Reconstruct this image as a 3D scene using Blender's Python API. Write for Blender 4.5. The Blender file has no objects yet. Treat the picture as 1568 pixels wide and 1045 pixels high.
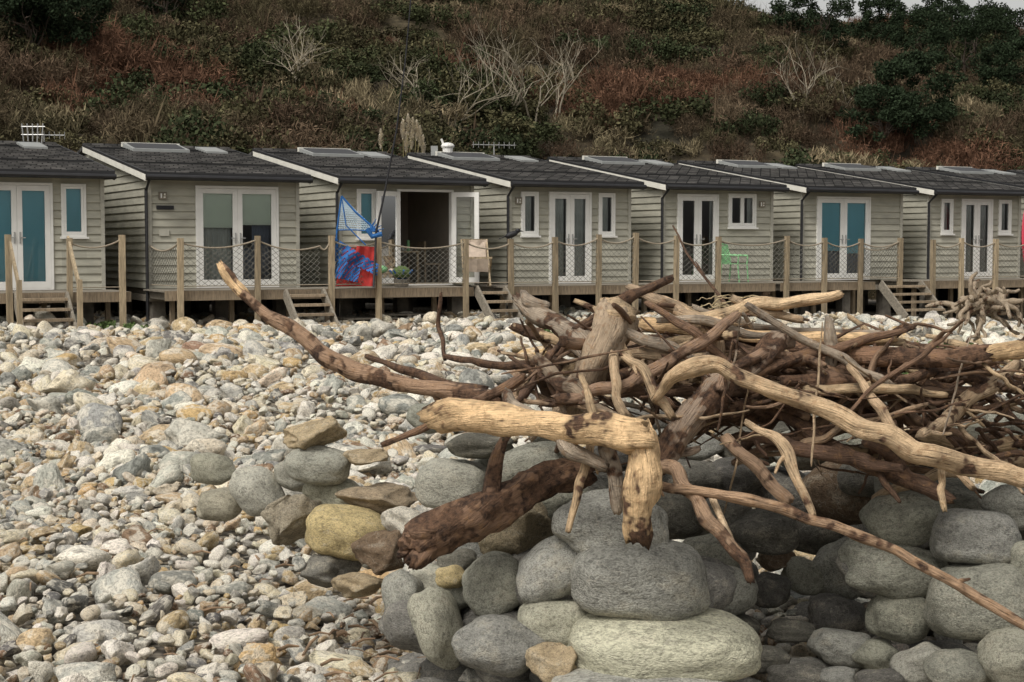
import bpy, math, random
import numpy as np
from mathutils import Vector, Matrix, noise, Euler
random.seed(7); rng=np.random.default_rng(7)
scene=bpy.context.scene
EYE=1.6; PITCH=math.radians(3.45); F=2439.0
def at(u,v,d):
    # survey helper: bearing/elevation of a thing and its distance -> world position
    a=(u-784)/F; b=(522-v)/F
    dy=math.cos(PITCH)+math.sin(PITCH)*b; dz=-math.sin(PITCH)+math.cos(PITCH)*b
    t=d/dy
    return Vector((a*t,d,EYE+dz*t))
# ---------------------------------------------------------------- materials
def nt(m):
    m.use_nodes=True; t=m.node_tree; t.nodes.clear()
    out=t.nodes.new('ShaderNodeOutputMaterial'); b=t.nodes.new('ShaderNodeBsdfPrincipled')
    t.links.new(b.outputs[0],out.inputs[0]); return t,b,out
def N(t,ty,**kw):
    n=t.nodes.new(ty)
    for k,v in kw.items():
        if hasattr(n,k): setattr(n,k,v)
        else: n.inputs[k.replace('_',' ')].default_value=v
    return n
def mixc(t,fac,a,b,mode='MIX'):
    n=t.nodes.new('ShaderNodeMix'); n.data_type='RGBA'; n.blend_type=mode
    for s,v in ((0,fac),(6,a),(7,b)):
        if isinstance(v,bpy.types.NodeSocket): t.links.new(v,n.inputs[s])
        else: n.inputs[s].default_value=v if s==0 else (tuple(v)+(1,))[:4]
    return n.outputs[2]
def ramp(t,src,stops):
    r=t.nodes.new('ShaderNodeValToRGB'); e=r.color_ramp.elements
    while len(e)<len(stops): e.new(0.5)
    for i,(p,c) in enumerate(stops):
        e[i].position=p; e[i].color=(c,c,c,1) if not hasattr(c,'__len__') else tuple(c)+(1,)
    t.links.new(src,r.inputs[0]); return r.outputs[0]
def noise_n(t,vec,scale,detail=2,rough=.6):
    n=N(t,'ShaderNodeTexNoise',Scale=scale,Detail=detail,Roughness=rough)
    if vec is not None: t.links.new(vec,n.inputs['Vector'])
    return n.outputs[0]
def bump(t,b,h,strength,dist):
    n=N(t,'ShaderNodeBump',Strength=strength,Distance=dist); t.links.new(h,n.inputs['Height'])
    t.links.new(n.outputs[0],b.inputs['Normal']); return n
def simple(name,col,rough=.7,var=.25,scale=8,bmp=.2,bd=.01,stretch=None,metal=0,island=0):
    m=bpy.data.materials.new(name); t,b,o=nt(m)
    tc=N(t,'ShaderNodeTexCoord'); vec=tc.outputs['Object']
    if stretch:
        mp=N(t,'ShaderNodeMapping'); mp.inputs['Scale'].default_value=stretch; t.links.new(vec,mp.inputs[0]); vec=mp.outputs[0]
    f=noise_n(t,vec,scale)
    r=ramp(t,f,[(.3,0.0),(.7,1.0)])
    dark=[c*(1-var) for c in col]; lite=[min(1,c*(1+var*.6)) for c in col]
    c=mixc(t,r,dark,lite)
    if island:
        g=N(t,'ShaderNodeNewGeometry'); r2=ramp(t,g.outputs['Random Per Island'],[(0,1-island),(1,1.0)])
        c=mixc(t,1.0,c,r2,'MULTIPLY')
    t.links.new(c,b.inputs['Base Color']); b.inputs['Roughness'].default_value=rough; b.inputs['Metallic'].default_value=metal
    if bmp: bump(t,b,f,bmp,bd)
    return m
M={}
M['siding']=simple('painted_cladding',(.46,.445,.365),.75,.18,2.2,0,.01,(1,1,3),island=.2)
M['trim']=simple('grey_trim',(.44,.425,.36),.7,.15,5,0)
M['white']=simple('white_upvc',(.80,.79,.75),.4,.06,3,0)
M['barge']=simple('cream_board',(.76,.74,.66),.6,.12,3,0)
M['black']=simple('black_fascia',(.022,.022,.024),.45,.2,5,0)
M['timber']=simple('weathered_timber',(.36,.28,.19),.85,.35,5,0,.01,(6,6,1),island=.35)
M['timber_g']=simple('grey_timber',(.30,.265,.21),.9,.35,4,0,.01,(1,6,6),island=.35)
M['postwood']=simple('post_timber',(.43,.34,.22),.8,.4,6,.4,.01,(5,5,.6),island=.4)
M['rope']=simple('rope',(.33,.28,.21),.9,.2,40,0)
M['net']=simple('net_cord',(.17,.165,.14),.9,.2,10,0)
M['dark']=simple('painted_underfloor_shade',(.03,.028,.025),.9,.3,3,0)  # near-black colour that paints in the shade below the hut floors
M['inner']=simple('interior_wall',(.46,.40,.33),.9,.1,2,0)
M['blue']=simple('turquoise_blind',(.27,.60,.70),.8,.10,1.5,0,stretch=(1,1,.3))
M['wblind']=simple('white_blind',(.72,.80,.70),.8,.06,2,0)
M['curtain']=simple('grey_curtain',(.54,.57,.55),.9,.15,3,0)
M['dcurtain']=simple('dark_curtain',(.14,.17,.23),.9,.2,3,0)
M['green']=simple('green_plastic',(.24,.52,.25),.45,.1,4,0)
M['canvas']=simple('canvas_fabric',(.55,.45,.36),.9,.2,9,0)
M['red']=simple('red_fabric',(.50,.04,.035),.85,.25,6,0)
M['bluef']=simple('blue_fabric',(.02,.13,.38),.8,.4,9,0)
M['palenet']=simple('pale_mesh',(.45,.55,.62),.9,.1,5,0)
M['lead']=simple('rooflight_frame',(.30,.31,.30),.6,.1,5,0)
M['metal']=simple('aerial_metal',(.45,.45,.44),.4,.1,5,0,metal=.6)
M['blackm']=simple('black_matte',(.012,.012,.015),.6,.2,8,0)
M['brick']=simple('concrete_pier',(.20,.18,.15),.95,.4,6,.5)
M['redpaint']=simple('red_gloss',(.60,.05,.09),.35,.1,3,0)
M['plume']=simple('pampas_plume',(.70,.63,.50),.95,.2,8,0)
M['stem']=simple('dry_stem',(.30,.26,.12),.9,.2,8,0)
def roofmat():
    m=bpy.data.materials.new('felt_shingles'); t,b,o=nt(m)
    tc=N(t,'ShaderNodeTexCoord'); br=N(t,'ShaderNodeTexBrick',Scale=1.0)
    br.inputs['Brick Width'].default_value=.30; br.inputs['Row Height'].default_value=.22; br.inputs['Mortar Size'].default_value=.016
    br.inputs['Color1'].default_value=(.050,.049,.048,1); br.inputs['Color2'].default_value=(.135,.128,.12,1); br.inputs['Mortar'].default_value=(.016,.016,.016,1)
    t.links.new(tc.outputs['Object'],br.inputs['Vector'])
    f=noise_n(t,tc.outputs['Object'],2.5,3,.7); r=ramp(t,f,[(.35,.6),(.7,1.5)])
    c=mixc(t,1.0,br.outputs[0],r,'MULTIPLY'); t.links.new(c,b.inputs['Base Color']); b.inputs['Roughness'].default_value=.9
    return m
M['roof']=roofmat()
def glassmat():
    m=bpy.data.materials.new('window_glass'); m.use_nodes=True; t=m.node_tree; t.nodes.clear()
    o=N(t,'ShaderNodeOutputMaterial'); tr=N(t,'ShaderNodeBsdfTransparent'); tr.inputs[0].default_value=(.95,.97,.96,1)
    g=N(t,'ShaderNodeBsdfGlossy'); g.inputs['Roughness'].default_value=.03; g.inputs[0].default_value=(.9,.92,.95,1)
    fr=N(t,'ShaderNodeFresnel',IOR=1.8); mx=N(t,'ShaderNodeMixShader')
    t.links.new(fr.outputs[0],mx.inputs[0]); t.links.new(tr.outputs[0],mx.inputs[1]); t.links.new(g.outputs[0],mx.inputs[2]); t.links.new(mx.outputs[0],o.inputs[0]); return m
M['glass']=glassmat()
def stonemat(name,inst):
    m=bpy.data.materials.new(name); t,b,o=nt(m); tc=N(t,'ShaderNodeTexCoord')
    if inst:
        a=N(t,'ShaderNodeAttribute',attribute_type='INSTANCER',attribute_name='tint'); col=a.outputs['Color']
        rnd=N(t,'ShaderNodeObjectInfo').outputs['Random']
    else:
        oi=N(t,'ShaderNodeObjectInfo'); col=oi.outputs['Color']; rnd=oi.outputs['Random']
    mp=N(t,'ShaderNodeVectorMath',operation='ADD'); t.links.new(tc.outputs['Object'],mp.inputs[0])
    sc=N(t,'ShaderNodeVectorMath',operation='SCALE'); sc.inputs[0].default_value=(37,17,53); t.links.new(rnd,sc.inputs['Scale']); t.links.new(sc.outputs[0],mp.inputs[1])
    v=mp.outputs[0]
    n1=noise_n(t,v,2.4,4 if not inst else 2,.7); n2=noise_n(t,v,14,2,.8)
    if inst:
        c=mixc(t,ramp(t,n1,[(.50,0.0),(.58,.6)]),col,(.74,.69,.58))
        c=mixc(t,1.0,c,ramp(t,n1,[(.3,.45),(.42,1.0)]),'MULTIPLY')
        c=mixc(t,1.0,c,ramp(t,n2,[(.35,.62),(.55,1.08)]),'MULTIPLY')
    else:
        c=mixc(t,1.0,col,ramp(t,n1,[(.3,.68),(.5,1.0),(.72,1.25)]),'MULTIPLY')
        n4=noise_n(t,v,50,2,.8)
        c=mixc(t,ramp(t,n1,[(.54,0.0),(.66,.5)]),c,(.46,.42,.33))
        c=mixc(t,1.0,c,ramp(t,n2,[(.32,.62),(.52,1.06)]),'MULTIPLY')
        c=mixc(t,1.0,c,ramp(t,n4,[(.36,.62),(.55,1.08)]),'MULTIPLY')
        w=N(t,'ShaderNodeTexNoise',Scale=2.2,Detail=3); t.links.new(v,w.inputs['Vector'])
        vein=ramp(t,w.outputs[0],[(.495,0.0),(.5,.45),(.505,0.0)])
        c=mixc(t,vein,c,(.56,.52,.43))
        w2=N(t,'ShaderNodeTexNoise',Scale=1.5,Detail=4); t.links.new(v,w2.inputs['Vector'])
        ck=ramp(t,w2.outputs[0],[(.456,0.0),(.46,.6),(.464,0.0)])
        c=mixc(t,ck,c,(.10,.09,.08))
    t.links.new(c,b.inputs['Base Color']); b.inputs['Roughness'].default_value=.88; b.inputs['Specular IOR Level'].default_value=.3
    if inst: bump(t,b,n2,.5,.05)
    else:
        ad=N(t,'ShaderNodeMath',operation='ADD'); t.links.new(n4,ad.inputs[0]); t.links.new(n2,ad.inputs[1]); bump(t,b,ad.outputs[0],.55,.035)
    return m
M['pebble']=stonemat('beach_stone',True); M['stone']=stonemat('wall_stone',False)
def driftmat():
    m=bpy.data.materials.new('driftwood'); t,b,o=nt(m)
    g=N(t,'ShaderNodeAttribute',attribute_name='grain'); v=g.outputs['Vector']; oi=N(t,'ShaderNodeObjectInfo'); tc=N(t,'ShaderNodeTexCoord')
    n1=noise_n(t,v,230,3,.7); n3=noise_n(t,tc.outputs['Object'],7,3,.75); n4=noise_n(t,tc.outputs['Object'],40,3,.75)
    c=mixc(t,1.0,oi.outputs['Color'],ramp(t,n1,[(.34,.6),(.5,1.0),(.66,1.18)]),'MULTIPLY')
    c=mixc(t,1.0,c,ramp(t,n3,[(.36,.50),(.55,1.1)]),'MULTIPLY')
    c=mixc(t,ramp(t,n4,[(.53,0.0),(.66,.5)]),c,(.32,.18,.085))
    mr=N(t,'ShaderNodeMapRange'); mr.inputs[1].default_value=-.02; mr.inputs[2].default_value=.02
    sb=N(t,'ShaderNodeMath',operation='SUBTRACT')
    mr2=N(t,'ShaderNodeMapRange'); mr2.inputs[3].default_value=.25; mr2.inputs[4].default_value=.75; t.links.new(oi.outputs['Alpha'],mr2.inputs[0])
    t.links.new(mr2.outputs[0],sb.inputs[0]); t.links.new(n3,sb.inputs[1]); t.links.new(sb.outputs[0],mr.inputs[0])
    bark=mixc(t,ramp(t,n4,[(.35,0.0),(.65,1.0)]),(.035,.019,.012),(.17,.095,.055))
    c=mixc(t,mr.outputs[0],c,bark)
    crack=ramp(t,n1,[(.32,1.0),(.355,0.0)]); c=mixc(t,crack,c,(.04,.025,.016))
    t.links.new(c,b.inputs['Base Color']); b.inputs['Roughness'].default_value=.75; b.inputs['Specular IOR Level'].default_value=.35
    ad=N(t,'ShaderNodeMath',operation='ADD'); t.links.new(n1,ad.inputs[0]); t.links.new(n4,ad.inputs[1])
    bump(t,b,ad.outputs[0],.9,.010); return m
M['drift']=driftmat()
def foliage(name,base=None):
    m=bpy.data.materials.new(name); t,b,o=nt(m)
    g=N(t,'ShaderNodeNewGeometry')
    if base is None:
        a=N(t,'ShaderNodeAttribute',attribute_type='INSTANCER',attribute_name='tint'); col=a.outputs['Color']
    else:
        r=N(t,'ShaderNodeRGB'); r.outputs[0].default_value=tuple(base)+(1,); col=r.outputs[0]
    c=mixc(t,1.0,col,ramp(t,g.outputs['Random Per Island'],[(0,.5),(.6,1.0),(1,1.6)]),'MULTIPLY')
    t.links.new(c,b.inputs['Base Color']); b.inputs['Roughness'].default_value=.85; b.inputs['Specular IOR Level'].default_value=.08
    return m
M['leaf']=foliage('scrub_foliage'); M['everg']=foliage('evergreen_foliage',(.026,.039,.020)); M['barebark']=simple('pale_bark',(.31,.27,.20),.9,.3,3,0)
M['weed']=foliage('weed_leaves',(.13,.19,.07)); M['darkbark']=simple('dark_bark',(.08,.06,.045),.9,.3,3,0)
# ---------------------------------------------------------------- mesh helpers
def link(o,parent=None):
    scene.collection.objects.link(o)
    if parent: o.parent=parent
    return o
def empty(name,loc=(0,0,0),rz=0):
    e=bpy.data.objects.new(name,None); e.location=loc; e.rotation_euler=(0,0,rz); e.empty_display_size=.2; return link(e)
class MB:
    def __init__(s): s.v=[];s.f=[];s.mi=[];s.mats=[];s.M=Matrix.Identity(4)
    def m(s,k):
        if k not in s.mats: s.mats.append(k)
        return s.mats.index(k)
    def add(s,vs,fs,k):
        o=len(s.v); s.v+= [tuple(s.M@Vector(p)) for p in vs]; i=s.m(k)
        for f in fs: s.f.append(tuple(o+a for a in f)); s.mi.append(i)
    def hexa(s,p,k): s.add(p,[(0,3,2,1),(4,5,6,7),(0,1,5,4),(1,2,6,5),(2,3,7,6),(3,0,4,7)],k)
    def box(s,x0,x1,y0,y1,z0,z1,k): s.hexa([(x0,y0,z0),(x1,y0,z0),(x1,y1,z0),(x0,y1,z0),(x0,y0,z1),(x1,y0,z1),(x1,y1,z1),(x0,y1,z1)],k)
    def quad(s,a,b,c,d,k): s.add([a,b,c,d],[(0,1,2,3)],k)
    def beam(s,a,b,w,h,k):
        a=Vector(a);b=Vector(b);d=(b-a).normalized(); up=Vector((0,0,1)) if abs(d.z)<.95 else Vector((0,1,0))
        x=d.cross(up).normalized()*w/2; y=x.normalized().cross(d)*h/2
        s.hexa([a-x-y,a+x-y,a+x+y,a-x+y,b-x-y,b+x-y,b+x+y,b-x+y],k)
    def tube(s,pts,r,k,n=6):
        pts=[Vector(p) for p in pts]; rs=r if hasattr(r,'__len__') else [r]*len(pts)
        vs=[];fs=[]
        for i,p in enumerate(pts):
            d=(pts[min(i+1,len(pts)-1)]-pts[max(i-1,0)]).normalized(); up=Vector((0,0,1)) if abs(d.z)<.9 else Vector((1,0,0))
            x=d.cross(up).normalized(); y=x.cross(d)
            for j in range(n):
                a=2*math.pi*j/n; vs.append(p+(x*math.cos(a)+y*math.sin(a))*rs[i])
        for i in range(len(pts)-1):
            for j in range(n): fs.append((i*n+j,i*n+(j+1)%n,(i+1)*n+(j+1)%n,(i+1)*n+j))
        fs.append(tuple(range(n))); fs.append(tuple((len(pts)-1)*n+j for j in reversed(range(n))))
        s.add(vs,fs,k)
    def ell(s,c,r,k,rot=None,n=12,mm=8):
        vs=[];fs=[];R=(rot or Euler((0,0,0))).to_matrix(); c=Vector(c)
        for i in range(mm+1):
            th=math.pi*i/mm
            for j in range(n):
                ph=2*math.pi*j/n; vs.append(c+R@Vector((r[0]*math.sin(th)*math.cos(ph),r[1]*math.sin(th)*math.sin(ph),r[2]*math.cos(th))))
        for i in range(mm):
            for j in range(n): fs.append((i*n+j,(i+1)*n+j,(i+1)*n+(j+1)%n,i*n+(j+1)%n))
        s.add(vs,fs,k)
    def obj(s,name,parent=None,smooth=False):
        me=bpy.data.meshes.new(name); me.from_pydata(s.v,[],s.f)
        for k in s.mats: me.materials.append(M[k])
        me.polygons.foreach_set('material_index',s.mi)
        if smooth: me.polygons.foreach_set('use_smooth',[True]*len(s.f))
        me.update(); return link(bpy.data.objects.new(name,me),parent)
def scatter(name,pts,rot,scl,idx,tint,coll):
    me=bpy.data.meshes.new(name); n=len(pts); me.vertices.add(n); me.vertices.foreach_set('co',np.asarray(pts,dtype=np.float32).ravel())
    for nm,arr in (('rot',rot),('scl',scl),('tint',tint)):
        a=me.attributes.new(nm,'FLOAT_VECTOR','POINT'); a.data.foreach_set('vector',np.asarray(arr,dtype=np.float32).ravel())
    a=me.attributes.new('idx','INT','POINT'); a.data.foreach_set('value',np.asarray(idx,dtype=np.int32)); me.update()
    ob=link(bpy.data.objects.new(name,me))
    g=bpy.data.node_groups.new(name+'_nodes','GeometryNodeTree')
    g.interface.new_socket('Geometry',in_out='INPUT',socket_type='NodeSocketGeometry'); g.interface.new_socket('Geometry',in_out='OUTPUT',socket_type='NodeSocketGeometry')
    gi=g.nodes.new('NodeGroupInput'); go=g.nodes.new('NodeGroupOutput'); ip=g.nodes.new('GeometryNodeInstanceOnPoints')
    ci=g.nodes.new('GeometryNodeCollectionInfo'); ci.inputs['Collection'].default_value=coll; ci.inputs['Separate Children'].default_value=True; ci.inputs['Reset Children'].default_value=True
    def na(nm,ty):
        x=g.nodes.new('GeometryNodeInputNamedAttribute'); x.data_type=ty; x.inputs['Name'].default_value=nm; return x.outputs['Attribute']
    e=g.nodes.new('FunctionNodeEulerToRotation')
    L=g.links.new
    L(gi.outputs[0],ip.inputs['Points']); L(ci.outputs[0],ip.inputs['Instance']); ip.inputs['Pick Instance'].default_value=True
    L(na('idx','INT'),ip.inputs['Instance Index']); L(na('rot','FLOAT_VECTOR'),e.inputs[0]); L(e.outputs[0],ip.inputs['Rotation']); L(na('scl','FLOAT_VECTOR'),ip.inputs['Scale'])
    L(ip.outputs[0],go.inputs[0])
    md=ob.modifiers.new('scatter','NODES'); md.node_group=g
    return ob
# ---------------------------------------------------------------- stones
import bmesh
def stone_mesh(name,kind,seed,sub=3,mat='pebble'):
    r=random.Random(seed); bm=bmesh.new(); bmesh.ops.create_icosphere(bm,subdivisions=sub,radius=.5)
    off=Vector((r.uniform(-50,50),r.uniform(-50,50),r.uniform(-50,50)))
    planes=[]
    if kind=='flint':
        for i in range(r.randint(8,13)):
            planes.append((Vector((r.gauss(0,1),r.gauss(0,1),r.gauss(0,1))).normalized(),r.uniform(.22,.40)))
    elif kind=='round':
        for i in range(r.randint(2,4)):
            planes.append((Vector((r.gauss(0,1),r.gauss(0,1),r.gauss(0,1))).normalized(),r.uniform(.38,.46)))
    p=r.uniform(2.05,2.8) if kind!='smooth' else 2.9
    for v in bm.verts:
        n=v.co.normalized()
        if kind!='flint':
            q=(abs(n.x)**p+abs(n.y)**p+abs(n.z)**p)**(-1/p); c=n*q*.5
            for pn,po in planes:
                d=c.dot(pn)-po
                if d>0: c=c-pn*d*.55
            am=.24 if kind=='round' else .13
            c=c*(1+am*noise.noise(n*1.1+off)+.06*noise.noise(n*2.8+off))
        else:
            c=n*.5
            for pn,po in planes:
                d=c.dot(pn)-po
                if d>0: c=c-pn*d*.96
            c=c*(1.15+.34*noise.noise(n*1.7+off)+.12*noise.noise(n*4.5+off))
        v.co=c
    for f in bm.faces: f.smooth=True
    for ax in range(3):
        mx=max(v.co[ax] for v in bm.verts); mn=min(v.co[ax] for v in bm.verts)
        for v in bm.verts: v.co[ax]=(v.co[ax]-(mx+mn)/2)/(mx-mn)
    me=bpy.data.meshes.new(name); bm.to_mesh(me); bm.free(); me.materials.append(M[mat]); return me
pc=bpy.data.collections.new('pebble_shapes')
for i in range(10): pc.objects.link(bpy.data.objects.new('pebble_%02d'%i,stone_mesh('pebble_%02d'%i,'round',i)))
for i in range(10,24): pc.objects.link(bpy.data.objects.new('pebble_%02d'%i,stone_mesh('pebble_%02d'%i,'flint',i)))
def gh(x,y):
    z=.06*np.sin(x*1.1+.7*np.sin(y*.6))*np.cos(y*.83+1)+.035*np.sin(x*2.7+y*1.9)+.08*np.sin(y*.37+x*.2)
    far=np.clip((x-1)/12,0,1)*np.clip((y-20)/15,0,1)
    return z*np.clip(1.2-abs(y-10)/40,0.2,1)-.25*far
GREY=(.33,.33,.295);LG=(.50,.485,.42);WH=(.83,.78,.67);CR=(.72,.63,.47);TAN=(.55,.42,.26);OCH=(.60,.43,.22);DK=(.19,.18,.165);BR=(.31,.21,.135)
PAL=[GREY,LG,WH,CR,TAN,OCH,DK,BR]
cell=.25; grid={}
P=[];D=[]
def ok(x,y,d,fac):
    R=int(math.ceil((d/2+.25)/cell)); cx=int(x//cell); cy=int(y//cell)
    for i in range(cx-R,cx+R+1):
        for j in range(cy-R,cy+R+1):
            for (a,b,e) in grid.get((i,j),()):
                if (a-x)**2+(b-y)**2<(fac*(d+e))**2: return False
    return True
def incairn(x,y): return -.55<x<1.95 and 4.3<y<6.5
def throw(n,y0,y1,dmin,dmax,fac,pw=1.0,skip=True):
    c=0
    for _ in range(n):
        y=math.sqrt(random.uniform(y0*y0,y1*y1)); x=random.uniform(-1,1)*(.345*y+1.2)
        if skip and incairn(x,y): continue
        d=dmin+(dmax-dmin)*random.random()**pw
        if ok(x,y,d,fac):
            grid.setdefault((int(x//cell),int(y//cell)),[]).append((x,y,d)); P.append((x,y)); D.append(d); c+=1
    return c
c1=throw(480,11,33,.30,.50,.46,1.5)
c2=throw(2900,5.4,36,.15,.30,.43,1.5)
c3=throw(10000,4.6,20,.075,.15,.40,1.3,False)
c3+=throw(9000,18,37,.10,.18,.42,1.0,False)
c4=throw(30000,4.6,13,.03,.075,.34,1.0,False)
c5=throw(9000,12,19,.06,.09,.38,1.0,False)
n=len(P); P=np.array(P); D=np.array(D)
z=gh(P[:,0],P[:,1])
big=D>.15
flint=rng.random(n)<np.where(big,.42,.72)
idx=np.where(flint,rng.integers(10,24,n),rng.integers(0,10,n))
sx=D*rng.uniform(.95,1.4,n); sy=D*rng.uniform(.7,1.0,n); sz=D*np.where(flint,rng.uniform(.5,.9,n),rng.uniform(.42,.72,n))
zz=z+sz*np.where(big,.32,.30)+np.where(D<.15,rng.uniform(0,.055,n),0)
rot=np.stack([rng.normal(0,.38,n),rng.normal(0,.38,n),rng.uniform(0,6.28,n)],1)
pb=np.array([.23,.24,.16,.16,.14,.05,.03,.02]); ps=np.array([.09,.14,.31,.22,.14,.04,.03,.05])
ch=np.where(big,rng.choice(8,n,p=pb/pb.sum()),rng.choice(8,n,p=ps/ps.sum()))
tint=np.array(PAL)[ch]*rng.uniform(.82,1.12,(n,1))*rng.uniform(.97,1.03,(n,3))
scatter('beach_pebbles',np.stack([P[:,0],P[:,1],zz],1),rot,np.stack([sx,sy,sz],1),idx,tint,pc)
def groundmat():
    m=bpy.data.materials.new('shingle_ground'); t,b,o=nt(m); tc=N(t,'ShaderNodeTexCoord')
    v=N(t,'ShaderNodeTexVoronoi',Scale=22.0); t.links.new(tc.outputs['Object'],v.inputs['Vector'])
    sep=N(t,'ShaderNodeSeparateColor'); t.links.new(v.outputs['Color'],sep.inputs[0])
    c=ramp(t,sep.outputs[0],[(0,(.16,.13,.10)),(.4,(.34,.30,.24)),(.7,(.46,.39,.28)),(1,(.60,.56,.47))])
    n1=noise_n(t,tc.outputs['Object'],1.3,3); c=mixc(t,1.0,c,ramp(t,n1,[(.3,.5),(.7,1.1)]),'MULTIPLY')
    c=mixc(t,1.0,c,ramp(t,v.outputs['Distance'],[(.2,1.0),(.6,.3)]),'MULTIPLY')
    t.links.new(c,b.inputs['Base Color']); b.inputs['Roughness'].default_value=.95
    return m
M['ground']=groundmat()
def gridmesh(name,X,Y,Z,mat,smooth=True):
    ny,nx=X.shape; vs=np.stack([X.ravel(),Y.ravel(),Z.ravel()],1)
    i=np.arange(nx-1)[None,:]+np.arange(ny-1)[:,None]*nx; fs=np.stack([i,i+1,i+nx+1,i+nx],-1).reshape(-1,4)
    me=bpy.data.meshes.new(name); me.from_pydata(vs.tolist(),[],fs.tolist()); me.materials.append(M[mat])
    me.polygons.foreach_set('use_smooth',[smooth]*len(fs)); me.update(); return link(bpy.data.objects.new(name,me))
xs=np.concatenate([[-900,-400,-150,-70],np.arange(-35,35.1,.35),[70,150,400,900]]); ys=np.concatenate([[-900,-300,-100,-40],np.arange(-10,60,.35),[90,150,400,1200]])
X,Y=np.meshgrid(xs,ys); gridmesh('ground',X,Y,gh(X,Y)-.01,'ground')
# ---------------------------------------------------------------- row frame
RZ=math.atan2(.4556,.89); P0=Vector((-8.09,31.5,.73)); PT=4.04; W=3.09
U=Vector((.890,.4556,0)); V=Vector((-.4556,.890,0))
def row_empty(name,x=0,y=0,z=0):
    p=P0+U*x+V*y; return empty(name,(p.x,p.y,p.z+z),RZ)
HT=2.29; SL=.15; RY=5.3; BY=8.2
def zu(y): return HT+SL*y if y<=RY else HT+SL*RY-SL*1.2*(y-RY)
def columns(x0,x1,ops):
    cuts=sorted(set([x0,x1]+[a for o in ops for a in o[:2]])); res=[]
    for a,b in zip(cuts[:-1],cuts[1:]):
        zs=[(0,HT-.03)]
        for o in ops:
            if o[0]<=a+1e-6 and o[1]>=b-1e-6: zs=[z for z in ((0,o[2]),(o[3],HT-.03)) if z[1]-z[0]>.02]
        for z in zs: res.append((a,b)+z)
    return res
def leaf(fr,gl,x0,x1,z0,z1,y,st=.085,hand=0):
    fr.box(x0,x0+st,y-.025,y+.025,z0,z1,'white'); fr.box(x1-st,x1,y-.025,y+.025,z0,z1,'white')
    fr.box(x0+st,x1-st,y-.022,y+.022,z0,z0+st*1.3,'white'); fr.box(x0+st,x1-st,y-.022,y+.022,z1-st,z1,'white')
    gl.quad((x0+st,y,z0+st),(x1-st,y,z0+st),(x1-st,y,z1-st),(x0+st,y,z1-st),'glass')
    if hand:
        hx=x1-st/2 if hand>0 else x0+st/2
        fr.box(hx-.012,hx+.012,y-.045,y-.026,.9,1.12,'metal'); fr.box(hx-.012-(.09 if hand>0 else 0),hx+.012+(0 if hand>0 else .09),y-.07,y-.05,1.0,1.02,'metal')
def drape(mb,x0,x1,z0,z1,y,k,amp=.025,wl=.11):
    n=max(4,int((x1-x0)/.02)); vs=[];fs=[]
    for i in range(n+1):
        x=x0+(x1-x0)*i/n; yy=y+amp*math.sin(2*math.pi*x/wl+.8*math.sin(x*9))
        vs+=[(x,yy,z0),(x,yy*.6+y*.4,z1)]
    for i in range(n): fs.append((2*i,2*i+2,2*i+3,2*i+1))
    mb.add(vs,fs,k)
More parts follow.
